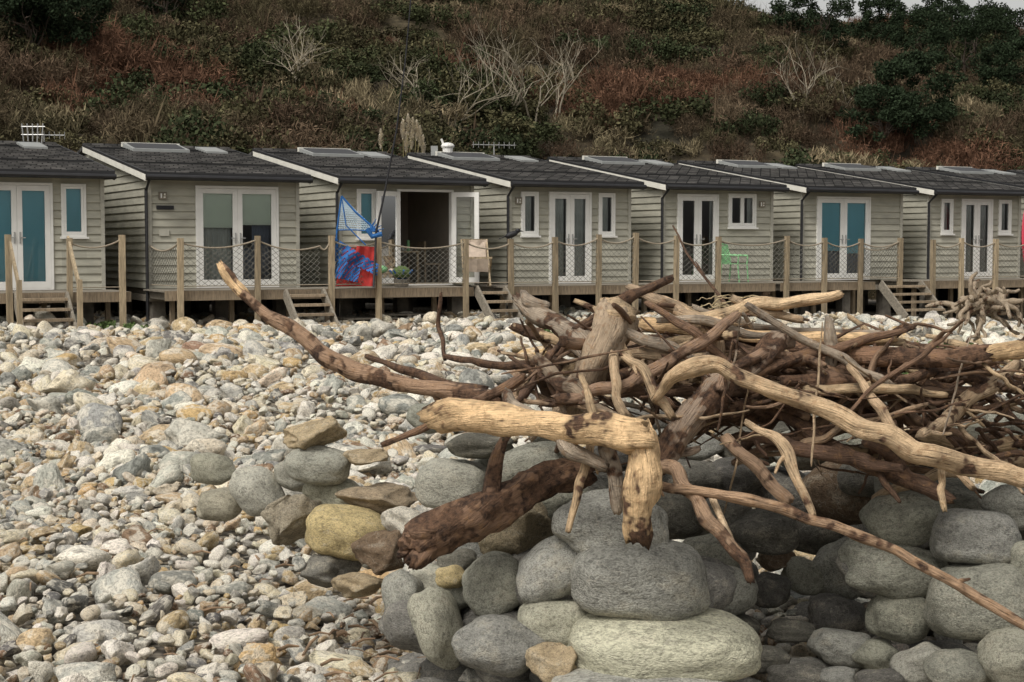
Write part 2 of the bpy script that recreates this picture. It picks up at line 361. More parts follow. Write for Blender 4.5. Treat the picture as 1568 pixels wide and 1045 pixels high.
def hut(k,doors,wins,style,opened=False):
    E=row_empty('beach_hut',k*PT-W)
    ops=[(doors[0],doors[1],0.0,2.07)]+[tuple(w) for w in wins]
    sd=MB(); wl=MB()
    for a,b,z0,z1 in columns(0,W,ops):
        wl.box(a,b,.022,.10,z0,z1,'inner')
        i=0
        while i*.155<z1:
            q0=max(z0,i*.155); q1=min(z1,(i+1)*.155)
            if q1-q0>.01:
                f0=(q0-i*.155)/.155; f1=(q1-i*.155)/.155; y0=-.034+.03*f0; y1=-.034+.03*f1
                sd.hexa([(a,y0,q0),(b,y0,q0),(b,.02,q0),(a,.02,q0),(a,y1,q1),(b,y1,q1),(b,.02,q1),(a,.02,q1)],'siding')
            i+=1
    for side in (0,1):
        i=0
        while i*.155<zu(RY):
            z0=i*.155; z1=z0+.155; ya=.0;yb=BY
            if z1>HT-.03: ya=(z1+.03-HT)/SL
            bz=zu(BY)
            if z1>bz-.03: yb=min(BY,RY+(zu(RY)-z1-.03)/(SL*1.2))
            if yb-ya>.2:
                if side==0: sd.hexa([(-.034,ya,z0),(.02,ya,z0),(.02,yb,z0),(-.034,yb,z0),(-.006,ya,z1),(.02,ya,z1),(.02,yb,z1),(-.006,yb,z1)],'siding')
                else: sd.hexa([(W-.02,ya,z0),(W+.034,ya,z0),(W+.034,yb,z0),(W-.02,yb,z0),(W-.02,ya,z1),(W+.006,ya,z1),(W+.006,yb,z1),(W-.02,yb,z1)],'siding')
            i+=1
        xx=.03 if side==0 else W-.03
        wl.add([(xx,.1,0),(xx,BY,0),(xx,BY,zu(BY)-.03),(xx,RY,zu(RY)-.03),(xx,.1,zu(.1)-.03)],[(0,1,2,3,4)],'inner')
    wl.box(.03,W-.03,BY-.05,BY,0,zu(BY)-.04,'inner'); wl.box(.04,W-.04,.11,BY-.06,-.12,-.0,'timber_g')
    wl.box(.04,W-.04,3.4,3.46,0,2.5,'inner')
    sd.obj('cladding',E); wl.obj('inner_walls',E)
    tr=MB()
    for x in (-.045,W-.03): tr.box(x,x+.075,-.05,.03,-.02,HT-.04,'trim')
    tr.box(-.04,W+.04,-.02,BY,-.26,-.13,'timber_g')
    tr.obj('corner_trim',E)
    rf=MB(); x0,x1=-.14,W+.16; ey=-.36; th=.07
    rf.hexa([(x0,ey,zu(ey)),(x1,ey,zu(ey)),(x1,RY,zu(RY)),(x0,RY,zu(RY)),(x0,ey,zu(ey)+th),(x1,ey,zu(ey)+th),(x1,RY,zu(RY)+th),(x0,RY,zu(RY)+th)],'roof')
    rf.hexa([(x0,RY+.001,zu(RY)),(x1,RY+.001,zu(RY)),(x1,BY+.3,zu(BY+.3)),(x0,BY+.3,zu(BY+.3)),(x0,RY+.001,zu(RY)+th),(x1,RY+.001,zu(RY)+th),(x1,BY+.3,zu(BY+.3)+th),(x0,BY+.3,zu(BY+.3)+th)],'roof')
    y=ey+.05
    while y<RY-.2:
        rf.hexa([(x0,y,zu(y)+th-.002),(x1,y,zu(y)+th-.002),(x1,y+.2,zu(y+.2)+th-.002),(x0,y+.2,zu(y+.2)+th-.002),(x0,y,zu(y)+th+.022),(x1,y,zu(y)+th+.022),(x1,y+.2,zu(y+.2)+th+.003),(x0,y+.2,zu(y+.2)+th+.003)],'roof'); y+=.205
    rf.box(x0-.01,x1+.01,RY-.12,RY+.12,zu(RY)+.03,zu(RY)+th+.035,'roof')
    rf.obj('shingle_roof',E)
    fa=MB(); fa.box(x0-.02,x1+.02,ey-.04,ey-.002,zu(ey)-.085,zu(ey)+.075,'black')
    fa.tube([(x0-.03,ey-.085,zu(ey)-.02),(x1+.03,ey-.085,zu(ey)-.035)],.05,'black',8)
    for xx,kk in ((x0-.03,'barge'),(x1+.002,'black')):
        a,b=ey-.0,RY
        fa.hexa([(xx,a,zu(a)-.10),(xx+.028,a,zu(a)-.10),(xx+.028,b,zu(b)-.10),(xx,b,zu(b)-.10),(xx,a,zu(a)+.03),(xx+.028,a,zu(a)+.03),(xx+.028,b,zu(b)+.03),(xx,b,zu(b)+.03)],kk)
        fa.hexa([(xx-.004,a,zu(a)+.032),(xx+.03,a,zu(a)+.032),(xx+.03,b,zu(b)+.032),(xx-.004,b,zu(b)+.032),(xx-.004,a,zu(a)+.085),(xx+.03,a,zu(a)+.085),(xx+.03,b,zu(b)+.085),(xx-.004,b,zu(b)+.085)],'black')
    fa.tube([(-.09,ey-.06,zu(ey)-.05),(-.09,-.1,zu(ey)-.28),(-.09,-.1,-.65)],.034,'black',8)
    fa.obj('fascia_and_gutter',E)
    rl=MB(); a,b=3.95,4.9
    def rz(y): return zu(y)+th
    r0=.45+.2*((k*7)%3)
    rl.hexa([(r0,a,rz(a)),(r0+1.3,a,rz(a)),(r0+1.3,b,rz(b)),(r0,b,rz(b)),(r0,a,rz(a)+.07),(r0+1.3,a,rz(a)+.07),(r0+1.3,b,rz(b)+.10),(r0,b,rz(b)+.10)],'lead')
    rl.box(r0-.02,r0+1.32,b-.03,b+.05,rz(b),rz(b)+.12,'barge')
    rl.hexa([(r0+.08,a+.08,rz(a)+.083),(r0+1.22,a+.08,rz(a)+.083),(r0+1.22,b-.08,rz(b)+.098),(r0+.08,b-.08,rz(b)+.098),(r0+.08,a+.08,rz(a)+.088),(r0+1.22,a+.08,rz(a)+.088),(r0+1.22,b-.08,rz(b)+.104),(r0+.08,b-.08,rz(b)+.104)],'black')
    rl.hexa([(W-.75,a,rz(a)),(W-.25,a,rz(a)),(W-.25,b,rz(b)),(W-.75,b,rz(b)),(W-.75,a,rz(a)+.05),(W-.25,a,rz(a)+.05),(W-.25,b,rz(b)+.06),(W-.75,b,rz(b)+.06)],'lead')
    rl.obj('rooflight',E)
    fr=MB(); gl=MB(); bl=MB()
    for o in ops:
        a,b,z0,z1=o; f=.05
        fr.box(a,a+f,-.055,.09,z0,z1,'white'); fr.box(b-f,b,-.055,.09,z0,z1,'white'); fr.box(a+f,b-f,-.053,.09,z1-f,z1,'white')
        if z0>0: fr.box(a+f,b-f,-.053,.09,z0,z0+f,'white'); fr.box(a-.04,b+.04,-.09,-.056,z0-.03,z0+.01,'white')
        else: fr.box(a+f,b-f,-.04,.09,z0,z0+.03,'white')
    a,b,z0,z1=ops[0]; a+=.053;b-=.053; c=(a+b)/2
    if not opened:
        leaf(fr,gl,a,c-.002,.033,z1-.055,-.02,.10,1); leaf(fr,gl,c+.002,b,.033,z1-.055,-.02,.10,-1)
    for w in wins:
        if w[1]-w[0]>.6:
            cc=(w[0]+w[1])/2; leaf(fr,gl,w[0]+.052,cc-.001,w[2]+.052,w[3]-.052,-.02,.05); leaf(fr,gl,cc+.001,w[1]-.052,w[2]+.052,w[3]-.052,-.02,.05)
        else: leaf(fr,gl,w[0]+.052,w[1]-.052,w[2]+.052,w[3]-.052,-.02,.045)
    if style=='blue':
        if k!=5: bl.box(a,b,.02,.03,.04,2.0,'blue')
        else:
            bl.box(a,c-.04,.02,.03,.72,2.0,'blue'); bl.box(c+.04,b,.02,.03,.66,2.0,'blue'); drape(bl,a,b,.05,.75,.09,'dcurtain')
        for w in wins: bl.box(w[0]+.05,w[1]-.05,.02,.03,w[2]+.05,w[3]-.05,'blue')
    elif style=='roller':
        bl.box(a,c-.03,.02,.03,1.22,2.0,'wblind'); bl.box(c+.03,b,.02,.03,1.28,2.0,'wblind'); drape(bl,a,c-.1,.05,1.9,.14,'curtain'); drape(bl,c+.35,b,.05,1.9,.14,'dcurtain')
        drape(bl,a,b,.05,.8,.16,'dcurtain',.03)
    elif style=='curtain':
        drape(bl,a,a+.36,.05,2.0,.05,'curtain',.02); drape(bl,c+.05,c+.4,.05,2.0,.05,'curtain',.02); bl.box(a,b,.25,.26,.05,.9,'dcurtain')
        for w in wins: drape(bl,w[0]+.05,w[0]+.05+(w[1]-w[0]-.1)*.75,w[2],w[3]-.05,.05,'curtain',.02)
    elif style=='dark':
        drape(bl,a,a+.12,.05,2.0,.05,'curtain',.02); drape(bl,b-.14,b,.05,2.0,.05,'curtain',.02)
        for w in wins: drape(bl,w[0]+.05,w[0]+.2,w[2],w[3]-.05,.05,'curtain',.02); drape(bl,w[1]-.2,w[1]-.05,w[2],w[3]-.05,.05,'curtain',.02)
    else:
        for w in wins: bl.box(w[0]+.05,w[1]-.05,.02,.03,w[2]+.05,w[3]-.05,'blue')
    if opened:
        wd=(b-a)/2
        for hx,ang,s in ((a,math.radians(-165),1),(b,math.radians(138),-1)):
            T=Matrix.Translation((hx,-.075,0))@Matrix.Rotation(ang,4,'Z'); fr.M=T; gl.M=T; bl.M=T
            if s==1: leaf(fr,gl,0,wd,.035,z1-.055,0,.10,1); drape(bl,.1,wd-.12,.1,1.9,-.04,'curtain',.015)
            else: leaf(fr,gl,-wd,0,.035,z1-.055,0,.10,-1)
            fr.M=gl.M=bl.M=Matrix.Identity(4)
    fr.obj('door_and_window_frames',E); gl.obj('window_glass',E); 
    if bl.v: bl.obj('blinds_and_curtains',E)
    pi=MB()
    for x in (.2,1.5,2.8):
        for y in (.25,3,6): pi.box(x-.13,x+.13,y-.13,y+.13,-1.15,-.262,'brick')
    pi.box(.02,W-.02,6.6,6.7,-1.2,-.262,'dark')  # dark panel behind the piers, painted stand-in for under-hut shade
    pi.obj('support_piers',E)
    return E
h1=hut(0,(.78,2.14),[(2.30,2.78,1.02,2.06)],'blue')
h2=hut(1,(.93,2.68),[],'roller')
h3=hut(2,(1.30,2.64),[(.38,.82,1.0,2.06)],'x',True)
h4=hut(3,(.98,2.08),[(.27,.71,1.07,2.06),(2.27,2.71,1.07,2.06)],'curtain')
h5=hut(4,(.37,1.54),[(1.82,2.63,1.28,2.10)],'dark')
h6=hut(5,(.42,2.10),[],'blue')
h7=hut(6,(1.07,2.15),[(.38,.78,1.15,2.06),(2.36,2.80,1.15,2.06)],'curtain')
h8=hut(7,(.6,2.2),[],'curtain')
h9=hut(8,(.6,2.2),[],'curtain')
h0=hut(-1,(.6,2.2),[],'curtain')
for E,x in ((h2,.18),(h4,.12),(h5,2.72)):
    s=MB(); s.box(x,x+.16,-.065,-.036,1.78,1.93,'timber_g'); s.box(x+.03,x+.06,-.07,-.066,1.81,1.90,'white'); s.box(x+.09,x+.13,-.07,-.066,1.81,1.84,'barge'); s.box(x+.10,x+.13,-.07,-.066,1.86,1.90,'barge')
    if E==h2: s.box(x-.05,x+.3,-.055,-.036,1.58,1.66,'blackm'); s.box(x,x+.2,-.055,-.036,1.05,1.18,'trim')
    s.obj('house_sign',E)
fu=MB()
fu.box(1.5,2.3,1.0,1.6,.70,.74,'postwood')
for x in (1.54,2.24):
    for y in (1.04,1.54): fu.box(x,x+.05,y,y+.05,0,.699,'postwood')
for x in (1.2,2.45):
    fu.box(x,x+.4,1.1,1.5,.42,.46,'timber'); fu.box(x,x+.04,1.1,1.5,.461,.95,'timber')
    for a in (x+.01,x+.34):
        for y in (1.11,1.44): fu.box(a,a+.04,y,y+.04,0,.419,'timber')
fu.box(1.7,2.1,3.37,3.398,1.35,1.75,'white'); fu.box(1.74,2.06,3.362,3.369,1.39,1.71,'canvas')
fu.box(2.3,2.55,3.37,3.398,1.3,1.7,'white'); fu.box(1.2,1.9,3.0,3.3,.3,.9,'wblind')
fu.tube([(1.95,1.6,2.4),(1.95,1.6,2.0)],.006,'blackm'); fu.ell((1.95,1.6,1.9),(.14,.14,.10),'wblind')
fu.ell((1.8,1.2,.82),(.06,.06,.08),'green'); fu.ell((2.0,1.3,.80),(.05,.05,.06),'white'); fu.tube([(2.12,1.25,.74),(2.12,1.25,.98)],.035,'green',8)
fu.obj('dining_set',h3)
# decks ----------------------------------------------------
DF=-1.6
def deck(k0,k1):
    x0=k0*PT;x1=k1*PT; E=row_empty('timber_deck'); m=MB(); y=DF
    while y<-.06:
        m.box(x0,x1,y,y+.118,-.04,-.008,'timber_g'); y+=.125
    m.box(x0,x1,DF-.036,DF-.004,-.20,-.012,'timber'); 
    x=x0+.1
    while x<x1: m.box(x,x+.05,DF,-.06,-.19,-.042,'timber_g'); x+=.5
    m.obj('deck_boards',E)
    p=MB(); x=x0+.3
    while x<x1:
        p.box(x,x+.09,-.9,-.81,-1.3,-.192,'timber'); x+=1.2
    p.obj('deck_legs',E)
deck(-1.3,.04); deck(.2,.98); deck(1.0,1.82); deck(2.0,3.74); deck(3.78,4.47); deck(4.85,8)
def steps(k0,k1,n=4,run=1.0):
    x0=k0*PT;x1=k1*PT;E=row_empty('wooden_steps'); m=MB()
    for x in (x0,x1): m.beam((x,DF-.06,-.06),(x,DF-run,-.86),.05,.22,'timber_g')
    for i in range(n):
        f=(i+.6)/n; y=DF-.06-run*.92*f; zc=-.02-.72*f; m.box(x0+.026,x1-.026,y-.13,y+.10,zc-.025,zc+.025,'timber')
    return m.obj('treads_and_stringers',E),E
steps(-.49,-.26); steps(.79,.985); steps(1.83,1.99); _,es=steps(4.50,4.80)
hr=MB(); 
for x in (-.508*PT,-.246*PT):
    hr.beam((x,DF,1.0),(x,DF-.95,.12),.045,.11,'postwood'); hr.box(x-.045,x+.045,DF-1.0,DF-.92,-.9,.25,'postwood')
hr.obj('stair_handrail',row_empty('stair_rail'))
# fence
E=row_empty('rope_fence'); ps=MB(); posts={}
for kk,h in ((-.508,1.06),(-.246,1.0),(.0,1.06),(.27,1.0),(.643,1.05),(1.023,1.06),(1.281,1.02),(1.766,1.0),(2.031,1.0),(2.297,1.04),(2.554,1.1),(2.785,1.14),(3.047,1.08),(3.33,1.06),(3.805,1.08),(4.077,1.04),(4.342,1.02),(4.635,1.04),(4.90,1.0),(5.127,1.04),(5.40,1.02),(5.7,1.04),(6.0,1.04),(6.4,1.04),(6.8,1.04)):
    x=kk*PT+random.uniform(-.02,.02); w=random.uniform(.045,.055); lean=random.uniform(-.03,.03); posts[kk]=(x,h)
    ps.hexa([(x-w,DF-.15,-1.3),(x+w,DF-.15,-1.3),(x+w,DF-.05,-1.3),(x-w,DF-.05,-1.3),(x-w+lean,DF-.15,h),(x+w+lean,DF-.15,h),(x+w+lean,DF-.05,h),(x-w+lean,DF-.05,h)],'postwood')
ps.obj('posts',E)
rp=MB(); nm=MB()
def bay(a,b,net=True,sag=.13):
    a=Vector(a);b=Vector(b)
    def P_(f): return a.lerp(b,f)-Vector((0,0,sag*4*f*(1-f)))
    rp.tube([P_(i/10) for i in range(11)],.018,'rope',6)
    q0=Vector((a.x,a.y,.08)); q1=Vector((b.x,b.y,.08)); rp.tube([q0,q1],.010,'rope',5)
    if net:
        L=(b-a).length; nx=max(3,int(L/.13)); nz=7
        def G(i,j):
            f=min(1,max(0,i/nx)); t=P_(f); g=q0.lerp(q1,f); q=g.lerp(t,j/nz); q.y+=.02*math.sin(i*.9+j); return q
        for i in range(-nz,nx+1):
            for s in (0,1):
                pl=[]
                for j in range(nz+1):
                    ii=i+j if s==0 else i+nz-j
                    if 0<=ii<=nx: pl.append(G(ii,j))
                if len(pl)>1: nm.tube(pl,.0048,'net',3)
def top(kk): x,h=posts[kk]; return (x,DF-.10,h-.08)
def bays(seq,net=True):
    for a,b in zip(seq[:-1],seq[1:]): bay(top(a),top(b),net)
wl=.2346*PT
bay(top(-.246),top(.0),False); bay((wl,-.05,.85),top(.27)); bay(top(.27),top(.643)); bay(top(.643),(.97*PT,DF-.1,.85)); bay((.97*PT,DF-.1,.85),top(1.023),False)
bays([1.023,1.281,1.766]); bays([2.031,2.297,2.554,2.785]); bay(top(1.766),top(2.031),False); bay(top(2.785),top(3.047),False); bays([3.047,3.33]); bays([3.33,3.805]); bay(top(3.805),top(4.077)); bays([4.077,4.342,4.635]); bay(top(4.635),(4.7*PT,-.06,.8)); bays([4.90,5.127,5.40,5.7,6.0,6.4,6.8])
rp.obj('ropes',E); nm.obj('netting',E)
# ---------------------------------------------------------------- small props
g=MB()
for x in (0,.48):
    g.tube([(x,.0,0),(x,.04,.42),(x,.02,.62)],.018,'green'); g.tube([(x,.5,0),(x,.46,.42),(x,.50,.64),(x,.56,.86)],.018,'green'); g.tube([(x,.0,.62),(x,.52,.64)],.022,'green')
for i in range(7): g.box(.02,.46,.05+i*.06,.095+i*.06,.42,.435,'green')
for i in range(7): xx=.05+i*.06; g.tube([(xx,.46,.44),(xx,.55,.85)],.014,'green',5)
g.tube([(0,.56,.86),(.24,.57,.89),(.48,.56,.86)],.018,'green')
e=row_empty('garden_chair',3.60*PT,-1.0); g.obj('chair_frame',e); e.rotation_euler[2]+=.5
g=MB()
for x in (0,.55): g.beam((x,0,0),(x,.75,.98),.035,.05,'postwood'); g.beam((x+.03,.72,0),(x+.03,.1,.6),.035,.05,'postwood')
g.beam((0,.75,.98),(.58,.75,.98),.04,.04,'postwood'); g.beam((0,.1,.6),(.6,.1,.6),.04,.04,'postwood')
vs=[];fs=[]
for i in range(9):
    f=i/8; y=.08+.66*f; zz_=.30+.68*f-.22*math.sin(math.pi*f)+(.28 if i==0 else 0)
    for j in range(5): vs.append((.04+.12*j,y+.01*math.sin(j*2+i),zz_+.015*math.sin(j*3)))
for i in range(8):
    for j in range(4): a=i*5+j; fs.append((a,a+1,a+6,a+5))
g.add(vs,fs,'canvas'); drape(g,.04,.56,.35,.98,.70,'canvas',.03,.2)
e=row_empty('deck_chair',1.80*PT,-1.35); g.obj('frame_and_canvas',e); e.rotation_euler[2]-=.35
g=MB(); g.box(0,.6,0,.35,.25,.28,'timber'); g.tube([(.05,.05,0),(.05,.05,.25)],.02,'timber');g.tube([(.55,.05,0),(.55,.05,.25)],.02,'timber');g.tube([(.05,.3,0),(.05,.3,.25)],.02,'timber');g.tube([(.55,.3,0),(.55,.3,.25)],.02,'timber')
g.ell((.2,.15,.36),(.12,.1,.08),'green'); g.ell((.42,.15,.33),(.09,.09,.05),'canvas'); g.obj('table_top',row_empty('low_table',1.35*PT,-.9))
g=MB(); 
for i in range(7):
    a=i*.9; g.tube([(0,0,.1),(.25*math.cos(a),.25*math.sin(a),.35)],.02,'bluef')
g.tube([(0,0,0),(0,0,.16)],[.14,.17],'brick',10); g.ell((0,0,.3),(.2,.2,.14),'weed'); g.obj('pot_and_plant',row_empty('potted_plant',1.47*PT,-1.1))
bp=P0+U*posts[2.031][0]+V*(DF-.1); g=MB()
g.ell((0,0,.09),(.15,.06,.065),'blackm',Euler((0,-.35,0))); g.ell((.13,0,.17),(.055,.045,.05),'blackm'); g.tube([(.17,0,.17),(.25,0,.155)],[.022,.004],'blackm'); g.beam((-.1,0,.06),(-.27,0,.0),.07,.02,'blackm')
g.tube([(.0,.02,.05),(.0,.02,-.0)],.008,'blackm'); g.tube([(.0,-.02,.05),(.0,-.02,-.0)],.008,'blackm')
g.obj('bird_body',empty('crow_ornament',(bp.x,bp.y,P0.z+1.0),.1),True)
def Q(u,v,d=32.0): return at(u,v,d)
o=Q(545,437); g=MB()
def T_(u,v,dd=0): return Q(u,v,32.0+dd)-o
A_=T_(523,300);B_=T_(516,352);C_=T_(580,355);D_=T_(560,375)
g.tube([A_,T_(545,325),C_],.022,'bluef',6); g.tube([A_,B_,T_(513,400)],.018,'bluef',6); g.tube([B_,T_(545,352),C_],.012,'bluef',5); g.tube([A_,T_(530,345),D_],.014,'bluef',5)
for i in range(1,16):
    f=i/16; g.tube([A_.lerp(B_,f),A_.lerp(C_,f)],.008,'palenet',4); g.tube([A_,B_.lerp(C_,f)],.008,'palenet',4)
def sheet(mb,c00,c10,c11,c01,k,nx=14,ny=14,amp=.04,holes=False,seed=0):
    vs=[];fs=[]
    for j in range(ny+1):
        for i in range(nx+1):
            a=i/nx;b=j/ny; p=c00.lerp(c10,a).lerp(c01.lerp(c11,a),b); p=p+Vector((0,1,0))*amp*(math.sin(a*9+seed+b*3)+.6*math.sin(a*21+b*5)); vs.append(p)
    for j in range(ny):
        for i in range(nx):
            if holes and (i+j)%3==0 and random.random()<.8: continue
            q=j*(nx+1)+i; fs.append((q,q+1,q+nx+2,q+nx+1))
    mb.add(vs,fs,k)
sheet(g,T_(510,362),T_(580,405),T_(578,422),T_(512,392),'bluef',30,10,.05,True)
sheet(g,T_(514,390,-.1),T_(552,412,-.1),T_(548,432,-.1),T_(512,425,-.1),'bluef',24,10,.05,True)
g.tube([T_(562,350,-.1),T_(570,362,-.1),T_(585,358,-.1)],.05,'bluef',8)
for i in range(8): g.tube([T_(566,355,-.1),T_(560+i*4,335+abs(i-4)*5,-.1)],[.02,.006],'bluef',5)
g.obj('net_and_cords',empty('hammock_net',o))
g=MB(); sheet(g,T_(524,375,.15),T_(575,378,.15),T_(574,438,.15),T_(514,438,.15),'red',20,10,.05); g.obj('cloth',empty('red_windbreak',o),True)
g=MB(); b0=Q(572,440,31.9); pl=[Q(572,440,31.9)-b0,Q(576,355,31.9)-b0,Q(590,290,31.9)-b0,Q(607,200,31.9)-b0,Q(620,100,31.9)-b0,Q(629,0,31.9)-b0,Q(634,-60,31.9)-b0]; g.tube(pl,[.024,.024,.022,.019,.016,.014,.012],'blackm',6)
g.obj('rod',empty('fishing_rod',b0),True)
b0=Q(615,375,41); b0.z=0; g=MB(); rr=random.Random(3)
for (u,v) in ((583,205),(617,190),(625,183),(632,188),(638,192),(630,205),(648,215),(643,200),(622,210)):
    tp=Q(u,v,41)-b0; base=Vector((rr.uniform(-.2,.2),rr.uniform(-.2,.2),0)); mid=base.lerp(tp,.6)+Vector((0,0,.2)); g.tube([base,mid,tp],[.012,.01,.006],'stem',4)
    for i in range(130):
        f=rr.random(); p=tp+Vector((0,0,-.40+.5*f)); a=rr.uniform(0,6.28); l=.07*math.sin(math.pi*min(1,f*.9+.1))+.015
        q=p+Vector((math.cos(a)*l,math.sin(a)*l,.06)); sd_=Vector((-math.sin(a),math.cos(a),0))*.012
        g.quad(p-sd_,p+sd_,q+sd_,q-sd_,'plume')
for i in range(120):
    a=rr.uniform(0,6.28); h=rr.uniform(1.5,2.6); o2=Vector((math.cos(a),math.sin(a),0)); g.quad(o2*.1,o2*.1+Vector((.03,0,0)),o2*rr.uniform(.5,1.2)+Vector((.015,0,h)),o2*rr.uniform(.5,1.2)+Vector((0,0,h)),'stem')
g.obj('stems_and_plumes',empty('pampas_grass',b0))
def onroof(k,x,y): p=P0+U*(k*PT-W+x)+V*y; return Vector((p.x,p.y,P0.z+zu(y)+.07))
g=MB(); g.tube([(0,0,0),(0,0,.22)],.13,'white',12); g.ell((0,0,.26),(.17,.17,.09),'white'); g.box(-.42,-.25,-.08,.08,0,.26,'lead'); g.tube([(-.1,0,.28),(-.16,0,.44)],.03,'white'); g.obj('cowl',empty('roof_vent',onroof(3,.75,4.9)),False)
def aerial(loc,rz,l=.9,h=.5):
    e=empty('tv_aerial',loc,rz); g=MB(); g.tube([(0,0,0),(0,0,h)],.016,'metal'); g.tube([(-l/2,0,h),(l/2,0,h)],.014,'metal')
    for i in range(9): x=-l/2+l*i/8; g.tube([(x,-.14,h),(x,.14,h)],.008,'metal',4); g.tube([(x,0,h-.08),(x,0,h+.08)],.006,'metal',4)
    g.obj('mast_and_elements',e)
aerial(onroof(0,3.0,5.2),.2,.9,.2); aerial(onroof(3,2.2,5.2),.3,1.1,.3)
g=MB()
for i in range(5): g.tube([(-.2+i*.1,0,0),(-.24+i*.12,0,.45)],.014,'metal')
g.tube([(-.25,0,.2),(.25,0,.2)],.014,'metal'); g.tube([(-.25,0,.38),(.28,0,.38)],.014,'metal'); g.obj('bars',empty('chimney_guard',onroof(0,2.75,5.2)))
g=MB(); g.ell((0,0,.95),(.30,.05,.98),'redpaint',n=20,mm=14); g.tube([(0,-.05,.3),(0,-.14,.15)],[.05,.01],'blackm'); 
pp=at(1580,392,40.5); e=empty('paddle_board',(pp.x,pp.y,.78),RZ); e.rotation_euler[0]=-.06; g.obj('board',e,True)
g=MB()
for i in range(6): g.box(-.6,.6,-.5+i*.18,-.38+i*.18,.1,.12,'timber_g')
for x in (-.55,0,.5): g.box(x,x+.08,-.5,.5,0,.099,'timber_g')
for q in ((610,500,33.5),(900,490,37),(560,500,33.0)):
    p=at(*q); e=empty('wooden_pallet',(p.x,p.y,float(gh(p.x,p.y))+.03),RZ)
    me=MB(); me.v=list(g.v); me.f=list(g.f); me.mi=list(g.mi); me.mats=list(g.mats); me.obj('slats',e)
# ---------------------------------------------------------------- stone windbreak
SW=empty('stone_windbreak',(.4,5.2,0))
wallm=[stone_mesh('wall_stone_%d'%i,'round',100+i,4,'stone') for i in range(14)]; wallf=[stone_mesh('wall_flint_%d'%i,'flint',200+i,4,'stone') for i in range(8)]; walls=[stone_mesh('wall_boulder_%d'%i,'smooth',300+i,4,'stone') for i in range(4)]
cnt=[0]
def wstone(u,v,w,h,d,col,rot=0,kind='r',dep=None):
    p=at(u,v,d); r=random.Random(int(u*7+v*13)); cnt[0]+=1
    me=r.choice({'r':wallm,'f':wallf,'s':walls}[kind])
    o=bpy.data.objects.new('stone_%d'%cnt[0],me); link(o,SW); o.location=p-Vector(SW.location)
    sw=w/F*d*1.05; sh=h/F*d*1.08; sd=dep or (sw*.55+sh*.45)
    o.scale=(sw,sd,sh); o.rotation_euler=Euler((r.uniform(-.12,.12),math.radians(rot),r.choice([0,math.pi])+r.uniform(-.15,.15)))
    if abs(rot)>20 : o.rotation_euler[2]=r.uniform(-.1,.1)
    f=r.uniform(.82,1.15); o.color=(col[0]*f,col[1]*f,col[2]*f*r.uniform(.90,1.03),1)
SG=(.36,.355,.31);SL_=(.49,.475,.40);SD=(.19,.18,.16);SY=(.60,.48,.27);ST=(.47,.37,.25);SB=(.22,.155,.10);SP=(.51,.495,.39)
SWH=(.72,.67,.57)
